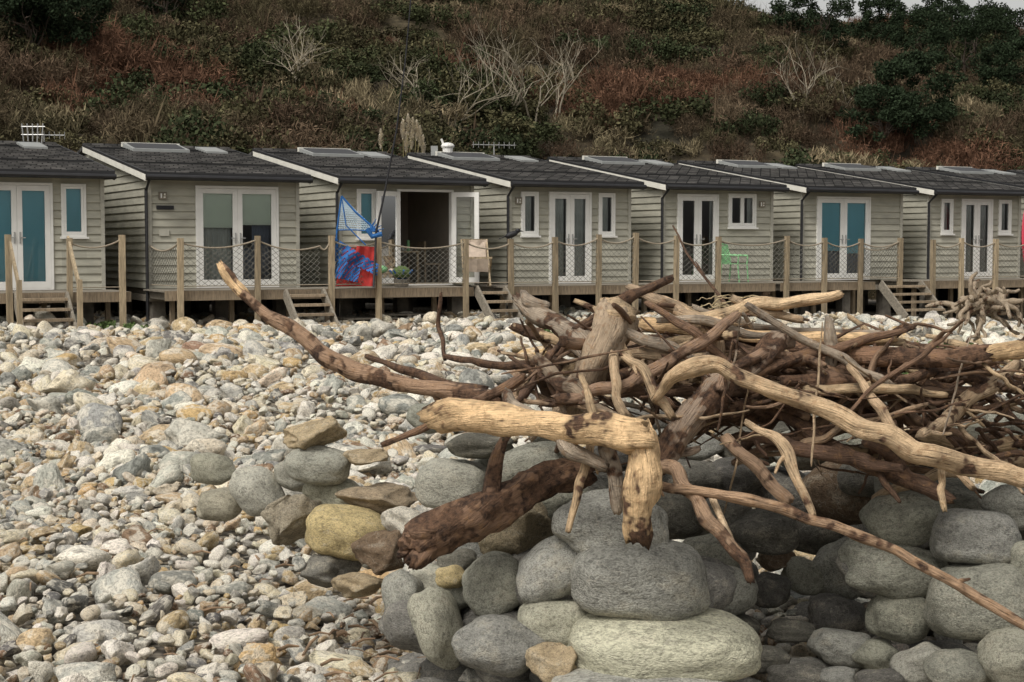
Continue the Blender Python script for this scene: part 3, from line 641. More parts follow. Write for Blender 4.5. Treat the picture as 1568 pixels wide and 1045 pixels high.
for a in [
(1015,990,292,98,4.70,SP,2,'s'),(978,885,208,118,4.80,SG,3,'s'),(935,805,172,102,4.85,SG,0,'r'),(848,871,122,88,4.9,SG,-28,'r'),(757,895,96,98,5.0,SG,10,'r'),(850,953,112,70,4.85,SL_,0,'s'),
(765,985,142,82,4.8,SG,5,'r'),(672,962,128,72,5.0,SL_,70,'r'),(620,917,90,62,5.2,SG,75,'r'),(846,1020,80,66,4.65,ST,0,'f'),(985,1052,275,60,4.6,SG,-2,'r'),(700,905,60,60,5.15,SG,30,'r'),(655,885,60,40,5.3,SL_,0,'r'),(690,882,46,34,5.1,SY,0,'r'),
(695,743,112,74,5.5,SL_,5,'s'),(808,712,130,60,5.4,SG,-12,'r'),(735,682,100,38,5.5,SD,0,'r'),(745,722,60,48,5.6,SG,0,'r'),(560,700,70,26,6.1,ST,0,'f'),
(578,762,124,40,6.1,ST,-2,'f'),(512,757,92,54,6.2,SL_,-8,'r'),(530,815,124,72,5.95,SY,-6,'s'),(487,711,100,54,6.15,SG,-6,'s'),(478,668,98,46,6.15,ST,-10,'f'),(395,750,88,66,6.4,SL_,40,'r'),(446,790,84,90,6.1,(.38,.33,.25),15,'f'),
(452,728,66,44,6.4,SL_,20,'r'),(338,773,74,46,6.5,(.40,.37,.28),5,'r'),(328,719,68,46,7.0,SL_,8,'r'),(620,803,76,54,5.8,SWH,5,'f'),(582,846,80,60,5.75,SB,-15,'f'),(507,875,90,52,5.9,SD,0,'f'),(548,897,84,40,5.7,ST,0,'f'),
(793,812,126,92,5.1,(.34,.28,.20),-18,'f'),(720,800,120,60,5.5,SWH,-30,'f'),(860,770,90,70,5.3,SG,0,'r'),(720,840,110,60,5.5,SG,0,'r'),(900,730,110,60,5.5,SG,0,'r'),(700,860,60,40,5.3,SD,0,'r'),
(655,640,64,42,6.6,GREY,0,'r'),(850,655,80,50,5.8,SG,0,'r'),(780,770,90,60,5.7,SG,0,'r'),
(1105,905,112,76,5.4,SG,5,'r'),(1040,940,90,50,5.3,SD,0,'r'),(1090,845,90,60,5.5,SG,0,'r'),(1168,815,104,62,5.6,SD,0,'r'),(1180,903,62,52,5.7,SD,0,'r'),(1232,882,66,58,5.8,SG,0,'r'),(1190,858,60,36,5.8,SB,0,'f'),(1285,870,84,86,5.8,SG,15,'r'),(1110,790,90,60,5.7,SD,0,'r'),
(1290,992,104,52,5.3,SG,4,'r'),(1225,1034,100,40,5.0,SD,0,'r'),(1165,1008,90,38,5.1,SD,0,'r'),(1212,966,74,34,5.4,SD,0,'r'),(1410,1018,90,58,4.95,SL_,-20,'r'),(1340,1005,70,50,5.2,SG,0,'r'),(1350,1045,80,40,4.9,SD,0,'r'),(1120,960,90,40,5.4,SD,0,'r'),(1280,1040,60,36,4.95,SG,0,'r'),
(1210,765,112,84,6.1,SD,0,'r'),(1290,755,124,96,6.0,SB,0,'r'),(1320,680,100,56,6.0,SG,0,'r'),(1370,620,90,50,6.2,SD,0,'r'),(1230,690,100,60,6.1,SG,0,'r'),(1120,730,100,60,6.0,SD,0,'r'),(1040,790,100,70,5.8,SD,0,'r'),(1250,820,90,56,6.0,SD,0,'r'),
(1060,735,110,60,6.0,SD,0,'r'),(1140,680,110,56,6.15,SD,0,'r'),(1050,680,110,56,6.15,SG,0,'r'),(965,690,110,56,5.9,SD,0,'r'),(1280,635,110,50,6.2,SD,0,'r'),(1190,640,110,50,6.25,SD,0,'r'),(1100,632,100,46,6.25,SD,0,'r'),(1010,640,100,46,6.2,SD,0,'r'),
(1382,798,126,84,5.3,SG,6,'r'),(1494,823,134,82,5.1,SG,2,'s'),(1370,867,160,84,5.25,SG,6,'r'),(1500,920,160,108,5.0,SG,4,'s'),(1378,943,98,72,5.2,SG,0,'r'),(1548,775,100,66,5.2,SG,8,'r'),(1282,940,84,58,5.6,SD,0,'r'),(1550,1012,100,90,4.8,SL_,0,'r'),(1465,1030,100,66,4.85,SG,0,'r'),
(1500,682,150,58,5.7,SL_,6,'r'),(1425,757,170,64,5.5,SG,8,'r'),(1590,860,90,80,5.0,SG,0,'r'),(1400,705,120,60,5.8,SD,0,'r'),(1330,730,100,60,5.9,SD,0,'r'),(1600,700,120,60,5.7,SG,0,'r'),(1620,780,110,70,5.3,SG,0,'r'),(1640,950,130,90,5.0,SG,0,'r'),(1460,640,110,60,6.1,SG,0,'r'),(1560,640,110,60,6.1,SG,0,'r')]:
    wstone(*a)
rr=random.Random(11)
for i in range(90):
    side=rr.random()
    if side<.5: x=rr.uniform(-.35,.62); y=rr.uniform(4.95,5.7)
    elif side<.8: x=rr.uniform(1.15,2.0); y=rr.uniform(5.25,6.1)
    else: x=rr.uniform(.4,1.5); y=rr.uniform(6.15,6.6)
    zt=.62 if side<.5 else .72
    if x<-.1: zt=.35
    z_=rr.uniform(.04,zt); s=rr.uniform(.18,.28); cnt[0]+=1
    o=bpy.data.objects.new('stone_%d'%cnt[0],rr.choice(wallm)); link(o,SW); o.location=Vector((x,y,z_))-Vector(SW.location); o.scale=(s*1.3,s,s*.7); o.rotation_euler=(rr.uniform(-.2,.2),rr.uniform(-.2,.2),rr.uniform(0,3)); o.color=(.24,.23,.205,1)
for x,y in [(-.25,5.0),(0,4.85),(.3,4.7),(.6,4.75),(.75,5.0),(1.3,4.95),(1.6,4.9),(1.9,4.95),(1.0,5.3)]:
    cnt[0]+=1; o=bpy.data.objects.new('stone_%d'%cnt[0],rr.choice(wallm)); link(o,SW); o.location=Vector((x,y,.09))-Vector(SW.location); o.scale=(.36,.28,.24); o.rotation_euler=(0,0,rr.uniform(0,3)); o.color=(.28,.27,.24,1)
# ---------------------------------------------------------------- driftwood
DW=empty('driftwood_pile',(.5,5.0,.9))
bc=[0]
def branch(pts,rad,col,bark=.3,rough=.13,seg=12,parent=DW,nubs=0,twist=3,wob=.25,name='branch',kink=.4):
    bc[0]+=1; sd=bc[0]*3.71; rk=random.Random(bc[0]+500)
    pts=[Vector(p) for p in pts]; n=len(pts)
    rad=list(rad) if hasattr(rad,'__len__') else [rad]*n
    if len(rad)!=n: rad=list(np.interp(np.linspace(0,1,n),np.linspace(0,1,len(rad)),rad))
    if kink:
        p2=[];r2=[]
        for i in range(n-1):
            a,b=pts[i],pts[i+1]; ra,rb=rad[i],rad[i+1]; r=(ra+rb)/2; L=(b-a).length
            p2.append(a); r2.append(ra)
            if L>r*5:
                for f in ((.5,) if L<r*12 else (.33,.67)):
                    p2.append(a.lerp(b,f+rk.uniform(-.08,.08))+Vector((rk.gauss(0,1),rk.gauss(0,1),rk.gauss(0,1)))*r*kink); r2.append((ra*(1-f)+rb*f)*rk.uniform(.85,1.12))
        p2.append(pts[-1]); r2.append(rad[-1]); pts,rad=p2,r2; n=len(pts)
    ext=[pts[0]*2-pts[1]]+pts+[pts[-1]*2-pts[-2]]; path=[];rr_=[]
    for i in range(n-1):
        L=(pts[i+1]-pts[i]).length; st=max(3,int(L/max(.012,min(rad)*.7)))
        for s in range(st):
            t=s/st; a,b,c,d=ext[i:i+4]
            path.append(.5*((2*b)+(c-a)*t+(2*a-5*b+4*c-d)*t*t+(3*b-3*c+d-a)*t**3)); rr_.append(rad[i]*(1-t)+rad[i+1]*t)
    path.append(pts[-1]); rr_.append(rad[-1])
    m=len(path); ln=0; vs=[];gr=[];fs=[]
    x=None
    for i,p in enumerate(path):
        if i: ln+=(p-path[i-1]).length
        d=(path[min(i+1,m-1)]-path[max(i-1,0)]).normalized()
        if x is None: x=d.cross(Vector((.3,.2,1))).normalized()
        x=(x-d*x.dot(d)).normalized(); y=d.cross(x); r=rr_[i]
        q=p+Vector((noise.noise(Vector((ln*9,sd,0))),noise.noise(Vector((ln*9,sd,5))),noise.noise(Vector((ln*9,sd,9)))))*r*wob
        kn=1+.38*max(0,noise.noise(Vector((ln*9,sd,20))))
        endf=.84 if i in (0,m-1) else 1.0
        for j in range(seg):
            a=2*math.pi*j/seg; aa=a+ln*twist; ca,sa=math.cos(a),math.sin(a)
            nz=noise.noise(Vector((math.cos(aa)*1.6,math.sin(aa)*1.6,ln*5+sd)))+.6*noise.noise(Vector((math.cos(aa)*3.6,math.sin(aa)*3.6,ln*9+sd)))+.15*noise.noise(Vector((ca*3,sa*3,ln*45+sd)))
            R=r*kn*endf*(1+rough*2*nz)
            e=Vector((0,0,0))
            if i in (0,m-1): e=d*(r*1.3*noise.noise(Vector((ca*3,sa*3,sd+i))))
            vs.append(q+(x*ca+y*sa)*R+e); gr.append((math.cos(aa)*r+sd,math.sin(aa)*r,ln*.055+sd))
    for i in range(m-1):
        for j in range(seg): fs.append((i*seg+j,i*seg+(j+1)%seg,(i+1)*seg+(j+1)%seg,(i+1)*seg+j))
    vs.append(path[0]); gr.append((sd,0,0)); c0=len(vs)-1; vs.append(path[-1]); gr.append((sd,0,ln*.05)); c1=len(vs)-1
    for j in range(seg): fs.append((c0,(j+1)%seg,j)); fs.append((c1,(m-1)*seg+j,(m-1)*seg+(j+1)%seg))
    me=bpy.data.meshes.new(name); off=Vector(parent.location); me.from_pydata([tuple(v-off) for v in vs],[],fs)
    at_=me.attributes.new('grain','FLOAT_VECTOR','POINT'); at_.data.foreach_set('vector',np.array(gr,dtype=np.float32).ravel())
    me.materials.append(M['drift']); me.polygons.foreach_set('use_smooth',[True]*len(fs)); me.update()
    o=link(bpy.data.objects.new('%s_%d'%(name,bc[0]),me),parent); o.color=(col[0],col[1],col[2],bark)
    r2=random.Random(bc[0])
    for _ in range(nubs):
        i=r2.randrange(2,m-2); d=(path[i+1]-path[i-1]).normalized(); s=Vector((r2.gauss(0,1),r2.gauss(0,1),r2.gauss(0,1))); s=(s-d*s.dot(d)).normalized()+d*.5
        L=rr_[i]*r2.uniform(2.0,5); branch([path[i],path[i]+s*L*.5,path[i]+s*L+d*L*.3],[rr_[i]*.6,rr_[i]*.4,rr_[i]*.25],col,bark,rough,8,parent)
PALE=(.78,.54,.30);TANW=(.56,.41,.25);GW=(.38,.31,.235);BW=(.20,.12,.075);DBW=(.115,.068,.043)
def lg(pp,rad,col,bark=.3,nubs=0,**k):
    ps_=[at(*p) for p in pp]; d=sum(p[2] for p in pp)/len(pp); rd=[r/F*d for r in (rad if hasattr(rad,'__len__') else [rad])]
    branch(ps_,rd,col,bark,nubs=nubs,**k)
lg([(663,640,4.75),(720,634,4.7),(800,645,4.6),(880,655,4.5),(950,664,4.42),(992,672,4.40)],[27,24,21,23,26,26],PALE,.30,0,seg=22,rough=.16,wob=.25,kink=.2)
lg([(978,655,4.42),(984,690,4.40),(984,740,4.38),(978,790,4.38),(976,826,4.40)],[24,23,22,21,22],PALE,.30,0,seg=22,rough=.17,wob=.2,kink=.1)
lg([(632,842,4.75),(665,820,4.75),(720,795,4.8),(780,765,4.85),(840,732,4.9),(900,715,5.0)],[32,28,32,30,26,22],BW,.62,2,seg=22,rough=.26,kink=.3)
for i in range(11): 
    a=i*.57; lg([(668,822,4.75),(645+14*math.cos(a),834+18*math.sin(a),4.72+.03*math.cos(a*2)),(632+18*math.cos(a)+rng.uniform(-5,5),842+28*math.sin(a),4.7)],[14,12,7],BW,.5,rough=.35)
lg([(337,402,5.3),(362,440,5.28),(410,482,5.25),(470,522,5.2),(540,566,5.15),(620,588,5.1),(700,600,5.05),(770,612,5.0)],[4,7,9,13,14,12,12,10],(.34,.22,.14),.52,1,seg=12,kink=.25)
lg([(337,402,5.3),(350,424,5.29),(375,452,5.28)],[4.5,8,9.5],PALE,.05,kink=0)
lg([(948,470,5.0),(940,505,4.95),(915,545,4.9),(890,590,4.9),(868,640,4.95)],[22,30,26,22,16],(.38,.29,.20),.38,2,seg=18,rough=.27)
lg([(915,470,5.0),(940,478,4.97),(968,486,5.0)],[14,26,16],(.54,.40,.25),.25,2,rough=.3,seg=14)
lg([(790,455,5.2),(815,478,5.15),(850,492,5.1),(885,520,5.0),(915,560,4.95)],[9,13,14,16,14],GW,.35,1,rough=.22)
lg([(800,447,5.2),(812,463,5.15),(840,470,5.15)],[5,9,8],GW,.2)
lg([(1000,612,4.6),(1030,578,4.55),(1065,560,4.5),(1130,576,4.45),(1230,615,4.4),(1320,657,4.35),(1400,690,4.3),(1480,713,4.3),(1568,733,4.3),(1660,752,4.3)],[9,11,13,12,12,14,14,15,14,12],(.60,.43,.26),.28,1,seg=16,kink=.3)
lg([(990,738,4.5),(1060,750,4.45),(1150,766,4.4),(1240,795,4.35),(1320,822,4.3),(1400,860,4.25),(1480,905,4.2),(1568,956,4.15),(1630,992,4.1)],[8,8,9,8,9,8,8,7,5],(.38,.25,.155),.38,2,seg=12,kink=.3)
lg([(980,493,5.3),(1060,505,5.25),(1150,514,5.2),(1250,517,5.15),(1370,519,5.1)],[9,10,10,9,7],PALE,.15,1,kink=.15)
lg([(1090,552,5.2),(1200,540,5.15),(1300,522,5.15),(1385,524,5.1)],[6,7,8,6],TANW,.15,0,kink=.15)
lg([(1060,470,5.3),(1150,500,5.3),(1260,508,5.25),(1350,512,5.2)],[5,6,6,5],GW,.2,1,kink=.2)
lg([(900,500,5.3),(1000,540,5.2),(1120,585,5.1),(1240,640,5.0)],[9,10,9,7],(.38,.26,.17),.4,1,kink=.2)
lg([(1150,590,4.95),(1260,598,4.9),(1370,596,4.9),(1450,604,4.95)],[7,8,7,5],TANW,.25,1,kink=.2)
lg([(1060,620,4.85),(1180,560,4.9),(1290,530,5.0),(1400,500,5.1)],[9,9,8,5],BW,.4,1,kink=.2)
lg([(850,610,4.8),(960,590,4.8),(1080,520,4.9),(1130,480,5.0)],[8,10,9,6],(.32,.21,.14),.4,1,kink=.2)
lg([(1000,520,5.4),(1120,530,5.3),(1250,540,5.1),(1400,547,4.95),(1515,541,4.9)],[12,14,14,14,13],(.24,.14,.085),.55,2,kink=.2,seg=14)
lg([(1508,541,4.9),(1560,534,4.9),(1640,526,4.9)],[13,13,12],PALE,.1,kink=.1)
lg([(992,457,5.3),(1040,474,5.25),(1110,482,5.2),(1190,465,5.2),(1290,449,5.2)],[7,10,11,10,6],(.74,.54,.33),.2,2,kink=.3)
lg([(960,440,5.3),(1010,462,5.25),(1060,500,5.2)],[6,9,8],(.45,.33,.22),.3,1)
lg([(1120,455,5.2),(1160,478,5.2),(1230,490,5.2)],[5,7,6],(.50,.37,.24),.3,1)
lg([(1035,478,5.1),(1080,498,5.05),(1098,540,5.0),(1100,590,4.95)],[8,14,13,12],(.46,.33,.21),.4,1)
lg([(1003,712,4.6),(1045,745,4.5),(1085,795,4.42),(1125,845,4.38),(1150,892,4.35)],[11,12,12,10,6],(.36,.24,.155),.4,1)
lg([(1090,760,4.5),(1115,820,4.42),(1142,868,4.38)],[6,7,4],(.70,.53,.35),.1,0)
lg([(1000,715,4.75),(1050,650,4.8),(1100,595,4.85),(1160,550,4.9),(1210,522,5.0)],[18,20,20,17,13],(.30,.225,.165),.5,2,seg=16,rough=.24)
lg([(775,600,4.8),(820,640,4.6),(870,685,4.5),(930,716,4.5)],[8,12,12,10],GW,.25,1)
lg([(935,655,4.55),(940,720,4.52),(946,785,4.52)],[12,12,9],GW,.35,0)
lg([(905,670,4.6),(888,740,4.5),(870,815,4.45)],[7,7,5],(.52,.37,.22),.3,1)
lg([(1140,645,4.5),(1185,668,4.45),(1215,720,4.4),(1246,792,4.35)],[6,8,8,5],(.62,.45,.28),.2,1)
lg([(1110,670,4.8),(1155,712,4.7),(1210,768,4.6)],[9,11,8],(.36,.24,.155),.45,1)
lg([(1170,615,5.1),(1250,668,5.0),(1330,712,4.95),(1460,765,4.9)],[12,13,12,9],DBW,.45,1,kink=.2)
lg([(1268,485,5.0),(1276,540,5.0),(1266,585,5.0)],[6,10,8],GW,.3,0)
lg([(1300,560,4.9),(1350,630,4.7),(1400,685,4.6),(1490,748,4.5)],[6,8,8,6],(.52,.37,.23),.3,1)
lg([(820,545,4.9),(860,590,4.85),(910,630,4.8),(960,650,4.8)],[8,13,13,10],(.36,.28,.20),.35,1)
lg([(880,505,5.0),(960,455,5.1),(1030,425,5.2)],[7,11,6],DBW,.45,1)
lg([(560,545,5.3),(640,572,5.2),(745,598,5.1)],[4,7,8],DBW,.45,0)
lg([(675,448,5.5),(671,500,5.5),(682,550,5.4)],[2.5,3.5,3.5],DBW,.5,0)
lg([(680,545,5.4),(740,556,5.3),(830,560,5.2)],[4,6,6],DBW,.45,1)
lg([(585,680,5.0),(640,660,4.95),(720,620,4.9),(800,575,4.95)],[4,6,8,7],BW,.45,0)
lg([(940,540,4.8),(945,590,4.7),(960,640,4.65)],[7,9,8],(.48,.35,.22),.2); lg([(890,575,4.75),(905,620,4.65),(915,660,4.6)],[5,7,6],TANW,.2)
lg([(955,545,4.7),(985,565,4.65),(1005,610,4.6),(1030,640,4.6)],[6,8,8,6],(.58,.42,.26),.2,1)
lg([(1100,600,4.8),(1130,560,4.85),(1175,540,4.9),(1290,575,5.0),(1420,600,5.0),(1500,605,5.1)],[7,8,9,9,7,4],(.32,.21,.14),.4,2)
lg([(1030,345,6.0),(1050,385,5.9),(1085,432,5.7),(1115,470,5.5)],[1.4,1.8,2.2,2.6],DBW,.5); lg([(1065,400,5.9),(1085,432,5.7)],[1,1.6],DBW,.5)
lg([(1440,720,4.6),(1440,750,4.58),(1447,783,4.55)],[6,6,4],TANW,.3)
lg([(1040,640,4.9),(1120,625,5.0),(1230,600,5.1),(1300,560,5.2)],[12,13,12,9],BW,.45,1)
lg([(1320,575,5.2),(1420,590,5.2),(1500,600,5.3),(1550,640,5.3),(1600,680,5.3)],[9,9,8,6,4],DBW,.5,2)
rr=random.Random(5)
cols=[DBW,BW,(.26,.17,.11),GW,(.40,.28,.18),TANW,BW,DBW,(.15,.09,.06),(.50,.37,.24)]
for i in range(310):
    thin=i>=130
    u=rr.uniform(790,1540); base=565+ (u-800)*.06; v=base+rr.gauss(5,52); v=max(478 if 950<u<1420 else 525,min(v,720)); d=rr.uniform(4.75 if thin else 4.9,5.6)
    ang=rr.gauss(.12,.42) if rr.random()<(.65 if thin else .8) else rr.uniform(-1.5,1.5); L=rr.uniform(70,230) if thin else rr.uniform(110,340)*(1 if abs(ang)<.7 else .5)
    dx,dy=math.cos(ang)*L/2,math.sin(ang)*L/2; dd=rr.uniform(-.3,.3); k=rr.gauss(0,7)
    if v-abs(dy)<(450 if 950<u<1400 else 480): continue
    if u-dx<760: continue
    r=rr.choice([1.6,2,2.5,3,4]) if thin else rr.choice([4,5,6,7,9,12])
    lg([(u-dx,v-dy,d-dd),(u-dx*.3+k*.4,v-dy*.3+k,d),(u+dx*.4,v+dy*.4-k*.6,d),(u+dx,v+dy,d+dd)],[r*.7,r,r,r*.5],rr.choice(cols),rr.uniform(.15,.55),(1 if rr.random()<.3 else 0),seg=7 if thin else 9,kink=.45)
for i in range(50):
    u=rr.uniform(1380,1600);v=rr.uniform(560,680);d=rr.uniform(4.9,5.6); a=rr.uniform(-.9,.9); L=rr.uniform(40,120)
    lg([(u,v,d),(u+L*.5*math.cos(a),v+L*.5*math.sin(a)+rr.uniform(-15,15),d+.05),(u+L*math.cos(a),v+L*math.sin(a)+rr.uniform(-20,20),d+rr.uniform(-.15,.15))],[4,3,1.5],rr.choice([DBW,BW,DBW]),.4,seg=6)
for i in range(30):
    u=rr.uniform(1075,1180);v=rr.uniform(455,475);d=rr.uniform(5.2,5.5); a=rr.choice([0,math.pi])+rr.gauss(0,.5); L=rr.uniform(20,55)
    lg([(u,v,d),(u+L*.5*math.cos(a),v-abs(L*.25*math.sin(a)),d),(u+L*math.cos(a),v-abs(L*.35*math.sin(a))+4,d)],[1.0,.8,.5],(.62,.5,.3),.1,seg=5,kink=2)
g=MB(); M['twig']=simple('twig_wood',(.30,.20,.12),.8,.4,20,0)
for i in range(150):
    y=rr.uniform(5.2,15) if i<110 else rr.uniform(5.2,7.5); x=rr.uniform(-.36,.1)*y if i<110 else rr.uniform(-.8,-.2); a=rr.uniform(0,3.14); L=rr.uniform(.04,.13)*(1 if rr.random()<.9 else 1.8); z0=float(gh(x,y))+rr.uniform(.06,.11)
    dv=Vector((math.cos(a),math.sin(a),rr.uniform(-.2,.2)))*L; c=Vector((x,y,z0)); r=rr.uniform(.002,.007)
    g.tube([c-dv*.5,c+Vector((0,0,.01)),c+dv*.5],[r,r*1.1,r*.6],'twig',6)
g.obj('driftwood_twigs',None,True)
ST_=empty('driftwood_stump',tuple(at(1508,462,22)))
for i in range(44):
    a=rr.uniform(0,6.28); el=rr.uniform(-.1,1.3); L=rr.uniform(.25,.5); d=Vector((math.cos(a)*math.cos(el),math.sin(a)*math.cos(el)*.6,math.sin(el)*.6)); c=Vector(ST_.location)+Vector((rr.uniform(-.25,.25),rr.uniform(-.1,.1),-.05)); k=Vector((rr.gauss(0,.12),rr.gauss(0,.1),rr.gauss(-.05,.1)))
    branch([c,c+d*L*.5+k*.5,c+d*L*.8+k*1.2,c+d*L*.7+k*2.4],[.05,.04,.03,.02],(.36,.29,.21),.35,seg=7,parent=ST_,kink=1.2)
# ---------------------------------------------------------------- vegetation
def leafcloud(cent,rad,n,size,asp=.55,rs=1,up=0,flat=1.0):
    r=np.random.default_rng(rs); cent=np.array(cent);rad=np.array(rad); w=rad**2; ci=r.choice(len(cent),n,p=w/w.sum())
    d=r.normal(size=(n,3)); d/=np.linalg.norm(d,axis=1)[:,None]; rr=r.random(n)**.45
    c=cent[ci]+d*(rad[ci]*rr)[:,None]*np.array([1,1,flat])
    a=r.normal(size=(n,3)); a+=d*up*.6; a[:,2]+=up; a/=np.linalg.norm(a,axis=1)[:,None]; b=np.cross(a,r.normal(size=(n,3))); b/=np.linalg.norm(b,axis=1)[:,None]
    s=size*r.uniform(.5,1.4,n)[:,None]; a=a*s; b=b*s*asp
    v=np.stack([c-a,c-b,c+a,c+b],1).reshape(-1,3); f=np.arange(4*n).reshape(-1,4); return v,f
def blades(n,h0,h1,w,spread,rs,lean=.6,base=.3):
    r=np.random.default_rng(rs); a=r.uniform(0,6.28,n); R=np.abs(r.normal(0,base,n)); c=np.stack([np.cos(a)*R,np.sin(a)*R,np.zeros(n)],1)
    h=r.uniform(h0,h1,n); l=r.normal(0,lean,n)*h*.5; a2=a+r.normal(0,.6,n); tip=c+np.stack([np.cos(a2)*(l+spread*h*.4),np.sin(a2)*(l+spread*h*.4),h],1)
    mid=c*.5+tip*.5+np.stack([r.normal(0,.06,n),r.normal(0,.06,n),.1*h],1); t=r.uniform(0,3.14,n); s=np.stack([np.cos(t),np.sin(t),0*t],1)*w
    v=np.stack([c-s,c+s,mid+s*.7,tip,mid-s*.7],1).reshape(-1,3); f=np.arange(5*n).reshape(-1,5); return v,f
def vmesh(name,parts,mat='leaf'):
    vs=[];fs=[];o=0
    for v,f in parts: vs+=v.tolist(); fs+=(f+o).tolist(); o+=len(v)
    me=bpy.data.meshes.new(name); me.from_pydata(vs,[],fs); me.materials.append(M[mat]); me.update(); return me
sc=bpy.data.collections.new('scrub_shapes'); rr=random.Random(9)
def clumps(n,R,H,seed):
    r=random.Random(seed); c=[];q=[]
    for i in range(n):
        a=r.uniform(0,6.28); d=R*math.sqrt(r.random()); h=H*(.2+.65*r.random()*(1-.5*d/R)); c.append((math.cos(a)*d,math.sin(a)*d,h)); q.append(r.uniform(.22,.45)*R/1.2)
    return c,q
for i in range(5):
    c,q=clumps(18,1.2,1.5,i); me=vmesh('scrub_%02d'%i,[leafcloud(c,q,1500,.066,rs=i)]); sc.objects.link(bpy.data.objects.new('scrub_%02d'%i,me))
for i in range(5,10):
    c,q=clumps(20,1.15,1.5,i); me=vmesh('scrub_%02d'%i,[leafcloud(c,q,1200,.14,.085,rs=i,up=1.1),leafcloud(c,q,300,.045,.5,rs=i+50),blades(26,.8,1.9,.014,.9,i,.5,.3)]); sc.objects.link(bpy.data.objects.new('scrub_%02d'%i,me))
for i in range(10,12):
    c,q=clumps(14,1.1,.7,i); me=vmesh('scrub_%02d'%i,[leafcloud(c,q,900,.15,.09,rs=i,up=1.6)]); sc.objects.link(bpy.data.objects.new('scrub_%02d'%i,me))
def row2(a,s): return P0.x+U.x*a+V.x*s, P0.y+U.y*a+V.y*s
def hillh(a,s):
    h=.335*(s-11)+1.0*np.sin(a*.11+s*.05)+.6*np.sin(a*.27-s*.13+1)+.5*np.sin(s*.31+a*.07)
    cr=20.6-.010*a+.7*np.sin(a*.09+2)
    return -np.logaddexp(-h*.6,-cr*.6)/.6-.4
def hillmat():
    m=bpy.data.materials.new('hill_soil_and_grass'); t,b,o=nt(m); tc=N(t,'ShaderNodeTexCoord')
    n1=noise_n(t,tc.outputs['Object'],.12,4); n2=noise_n(t,tc.outputs['Object'],2.5,3,.7)
    c=ramp(t,n1,[(.35,(.030,.027,.015)),(.5,(.06,.045,.025)),(.65,(.10,.08,.045))]); c=mixc(t,1.0,c,ramp(t,n2,[(.3,.5),(.7,1.3)]),'MULTIPLY')
    t.links.new(c,b.inputs['Base Color']); b.inputs['Roughness'].default_value=1; return m
M['hill']=hillmat()
aa=np.arange(-60,200,2.0); ss=np.concatenate([np.arange(9,90,1.5),[100,130,200,350]]); A,S=np.meshgrid(aa,ss); HX,HY=row2(A,S); HH=hillh(A,S); HH[S>=100]-= (S[S>=100]-90)*.05
gridmesh('hillside',HX,HY,HH,'hill')
def nz2(x,y,s,o=0): return noise.noise(Vector((x*s+o,y*s-o,o)))
pts=[];rt=[];sl=[];ix=[];ti=[]
a=-30.0
while a<125:
    s=11.0
    while s<84:
        A_=a+rr.uniform(-.8,.8); S_=s+rr.uniform(-.8,.8); x,y=row2(A_,S_)
        if abs(x)<.33*y+4:
            k=nz2(A_,S_,.07,3); k2=nz2(A_,S_,.13,11); k3=nz2(A_,S_,.4,21); r=rr.random()
            straw=k2>.20 and S_>22
            if straw and r<.65:
                i=rr.choice([10,11]); t=rr.choice([(.26,.21,.13),(.20,.165,.10),(.16,.135,.08)]); sc_=rr.uniform(.9,1.6)
            elif k+.5*k3>-.12 and r<.80:
                i=rr.randrange(5,10); t=rr.choice([(.115,.085,.055),(.10,.078,.048),(.13,.092,.06),(.088,.075,.042),(.10,.068,.045)]); sc_=rr.uniform(.75,1.5)
                if nz2(A_,S_,.06,40)>(.0 if A_<28 else .22): t=(.135,.074,.047)
            else:
                i=rr.randrange(0,5); t=rr.choice([(.058,.066,.031),(.044,.054,.026),(.078,.072,.037),(.088,.080,.042)]); sc_=rr.uniform(.7,1.5)
            pts.append((x,y,float(hillh(A_,S_))-.1)); rt.append((rr.gauss(0,.1),rr.gauss(0,.1),rr.uniform(0,6.28))); sl.append((sc_*rr.uniform(.95,1.3),sc_*rr.uniform(.95,1.25),sc_*rr.uniform(.7,1.25))); ix.append(i); f=rr.uniform(.65,1.3); ti.append((t[0]*f,t[1]*f,t[2]*f))
        s+=1.6
    a+=1.65
print('shrubs',len(pts),'stones',n,'branches',bc[0])
scatter('hillside_scrub',pts,rt,sl,ix,ti,sc)
def hill_at(u,vpx):
    for d in np.arange(50,150,.5):
        p=at(u,vpx,float(d)); q=p-P0; A_=q.x*U.x+q.y*U.y; S_=q.x*V.x+q.y*V.y
        if float(hillh(A_,S_))>=p.z or S_>72: return Vector((p.x,p.y,float(hillh(A_,S_))))
    return Vector((p.x,p.y,float(hillh(A_,S_))))
def tree_mesh(seed,H,lev,spread=.55,r0=.09,k='barebark'):
    r=random.Random(seed); g=MB(); tips=[]
    def grow(p,d,L,rad,l):
        n=4; pl=[p];q=p
        for i in range(n):
            d=(d+Vector((r.gauss(0,.16),r.gauss(0,.16),r.gauss(.04,.08)))).normalized(); q=q+d*L/n; pl.append(q)
        g.tube(pl,[rad*(1-.45*i/n) for i in range(n+1)],k,5 if l<3 else 3)
        if l>=lev: tips.append(q); return
        for c in range(r.randint(2,3) if l else r.randint(3,4)):
            f=r.uniform(.35,1); b=pl[min(n,int(f*n)+1)]; s=Vector((r.gauss(0,1),r.gauss(0,1),r.gauss(.2,.5))).normalized()
            grow(b,(d*(1-spread)+s*spread).normalized(),L*r.uniform(.6,.85),rad*.52,l+1)
    for b in range(r.randint(2,3)): grow(Vector((r.gauss(0,.1),r.gauss(0,.1),-.2)),Vector((r.gauss(0,.3),r.gauss(0,.3),1)).normalized(),H*.44,r0,0)
    return g,tips
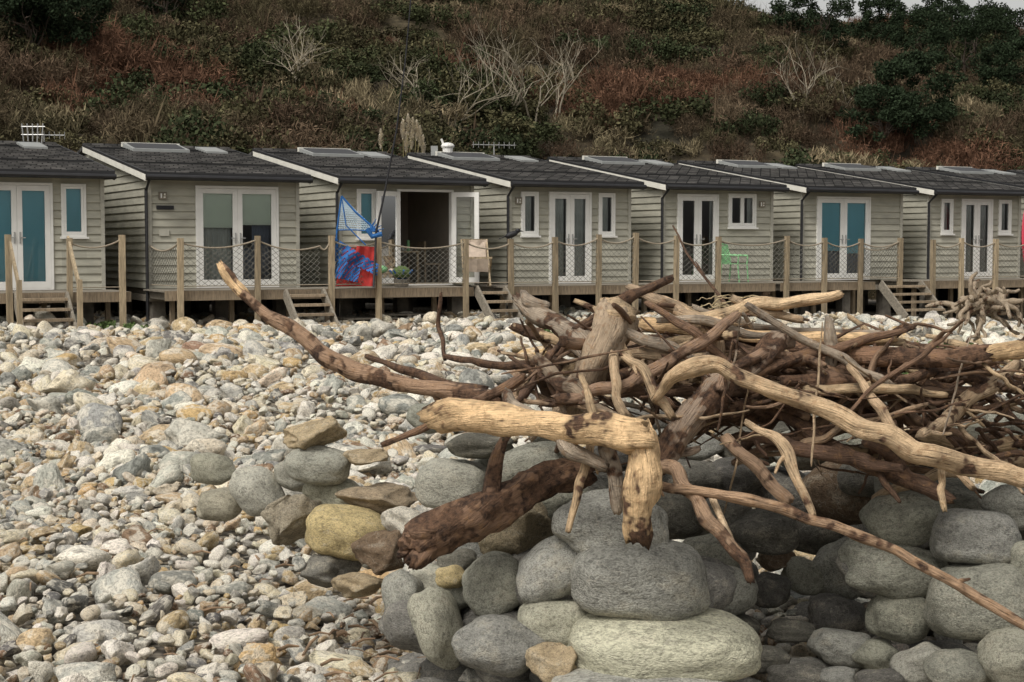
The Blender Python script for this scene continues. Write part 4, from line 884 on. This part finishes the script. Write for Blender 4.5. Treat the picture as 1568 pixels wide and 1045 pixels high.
for i,(u,v,H) in enumerate([(770,195,5.4),(820,205,5.8),(855,195,5.0),(700,215,4.6),(450,155,3.8),(640,170,3.2),(1225,190,4.2),(1275,185,3.0)]):
    p=hill_at(u,v); g,_=tree_mesh(30+i,H,3,.45,.06); g.obj('trunk_and_limbs',empty('bare_tree',p))
for i,(u,v,H,R) in enumerate([(1245,92,5.0,2.4),(1480,125,5.4,3.1),(1400,105,4.6,2.5),(1345,78,3.8,2.1),(1440,70,4.0,2.1),(1400,222,4.6,2.5),(1350,240,3.4,2.2),(50,100,5.0,2.8),(10,80,5.0,2.4),(90,80,4.0,2.2),(1550,165,4.2,2.3),(255,45,5.0,2.2),(1530,80,3.6,2.1)]):
    p=hill_at(u,v); e=empty('evergreen_tree',p); g,tips=tree_mesh(60+i,H*.8,2,.6,.1,'darkbark'); g.obj('trunk_and_limbs',e)
    r=random.Random(i); c=[];q=[]
    for j in range(54):
        a=r.uniform(0,6.28); h=r.uniform(.2,.95); rd=R*math.sqrt(r.random())*math.sqrt(max(.05,1-(2*h-1.0)**2*.9)); c.append((math.cos(a)*rd,math.sin(a)*rd,H*h)); q.append(r.uniform(.3,.55)*R/2)
    me=vmesh('crown',[leafcloud(c,q,11000,.085,.5,rs=i,flat=.75)],'everg'); link(bpy.data.objects.new('crown',me),e)
vp=[]
for i,(u,v,d) in enumerate([(1400,497,24),(1440,503,22),(1480,500,23),(1390,510,20),(1510,506,20),(195,498,29),(165,497,30),(870,500,28),(1450,515,17)]):
    p=at(u,v,d); vv,ff=leafcloud([(0,0,.06),(.25,.1,.05),(-.25,0,.04)],[.14,.12,.12],300,.03,rs=i,flat=.5); vp.append((vv*1.4+np.array([p.x,p.y,float(gh(p.x,p.y))+.05]),ff))
link(bpy.data.objects.new('beach_weeds',vmesh('beach_weeds',vp,'weed')))
# ---------------------------------------------------------------- light
w=bpy.data.worlds.new('World'); scene.world=w; w.use_nodes=True; t=w.node_tree; t.nodes.clear()
o=t.nodes.new('ShaderNodeOutputWorld'); bg=t.nodes.new('ShaderNodeBackground'); sk=t.nodes.new('ShaderNodeTexSky'); sk.sky_type='NISHITA'; sk.sun_disc=False
EL=math.radians(52); RO=math.radians(215); sk.sun_elevation=EL; sk.sun_rotation=RO; sk.dust_density=4; sk.air_density=1.0; sk.ozone_density=1
hs=t.nodes.new('ShaderNodeHueSaturation'); hs.inputs['Saturation'].default_value=.12
t.links.new(sk.outputs[0],hs.inputs['Color']); wm=mixc(t,1.0,hs.outputs[0],(1.0,.975,.93),'MULTIPLY'); t.links.new(wm,bg.inputs[0]); bg.inputs[1].default_value=.145; t.links.new(bg.outputs[0],o.inputs[0])
sl_=bpy.data.lights.new('sun','SUN'); sl_.energy=1.5; sl_.angle=math.radians(18); sl_.color=(1,.96,.90); so=link(bpy.data.objects.new('sun',sl_))
sd_=Vector((math.sin(RO)*math.cos(EL),math.cos(RO)*math.cos(EL),math.sin(EL))); so.rotation_euler=sd_.to_track_quat('Z','Y').to_euler(); so.location=(0,0,30)
cam=bpy.data.cameras.new('camera'); cam.lens=56; cam.sensor_width=36; cam.clip_end=3000; cam.clip_start=.05
co=link(bpy.data.objects.new('camera',cam)); co.location=(0,0,EYE); co.rotation_euler=(math.radians(90)-PITCH,0,0); scene.camera=co
scene.view_settings.view_transform='Standard'; scene.view_settings.look='None'; scene.view_settings.exposure=0
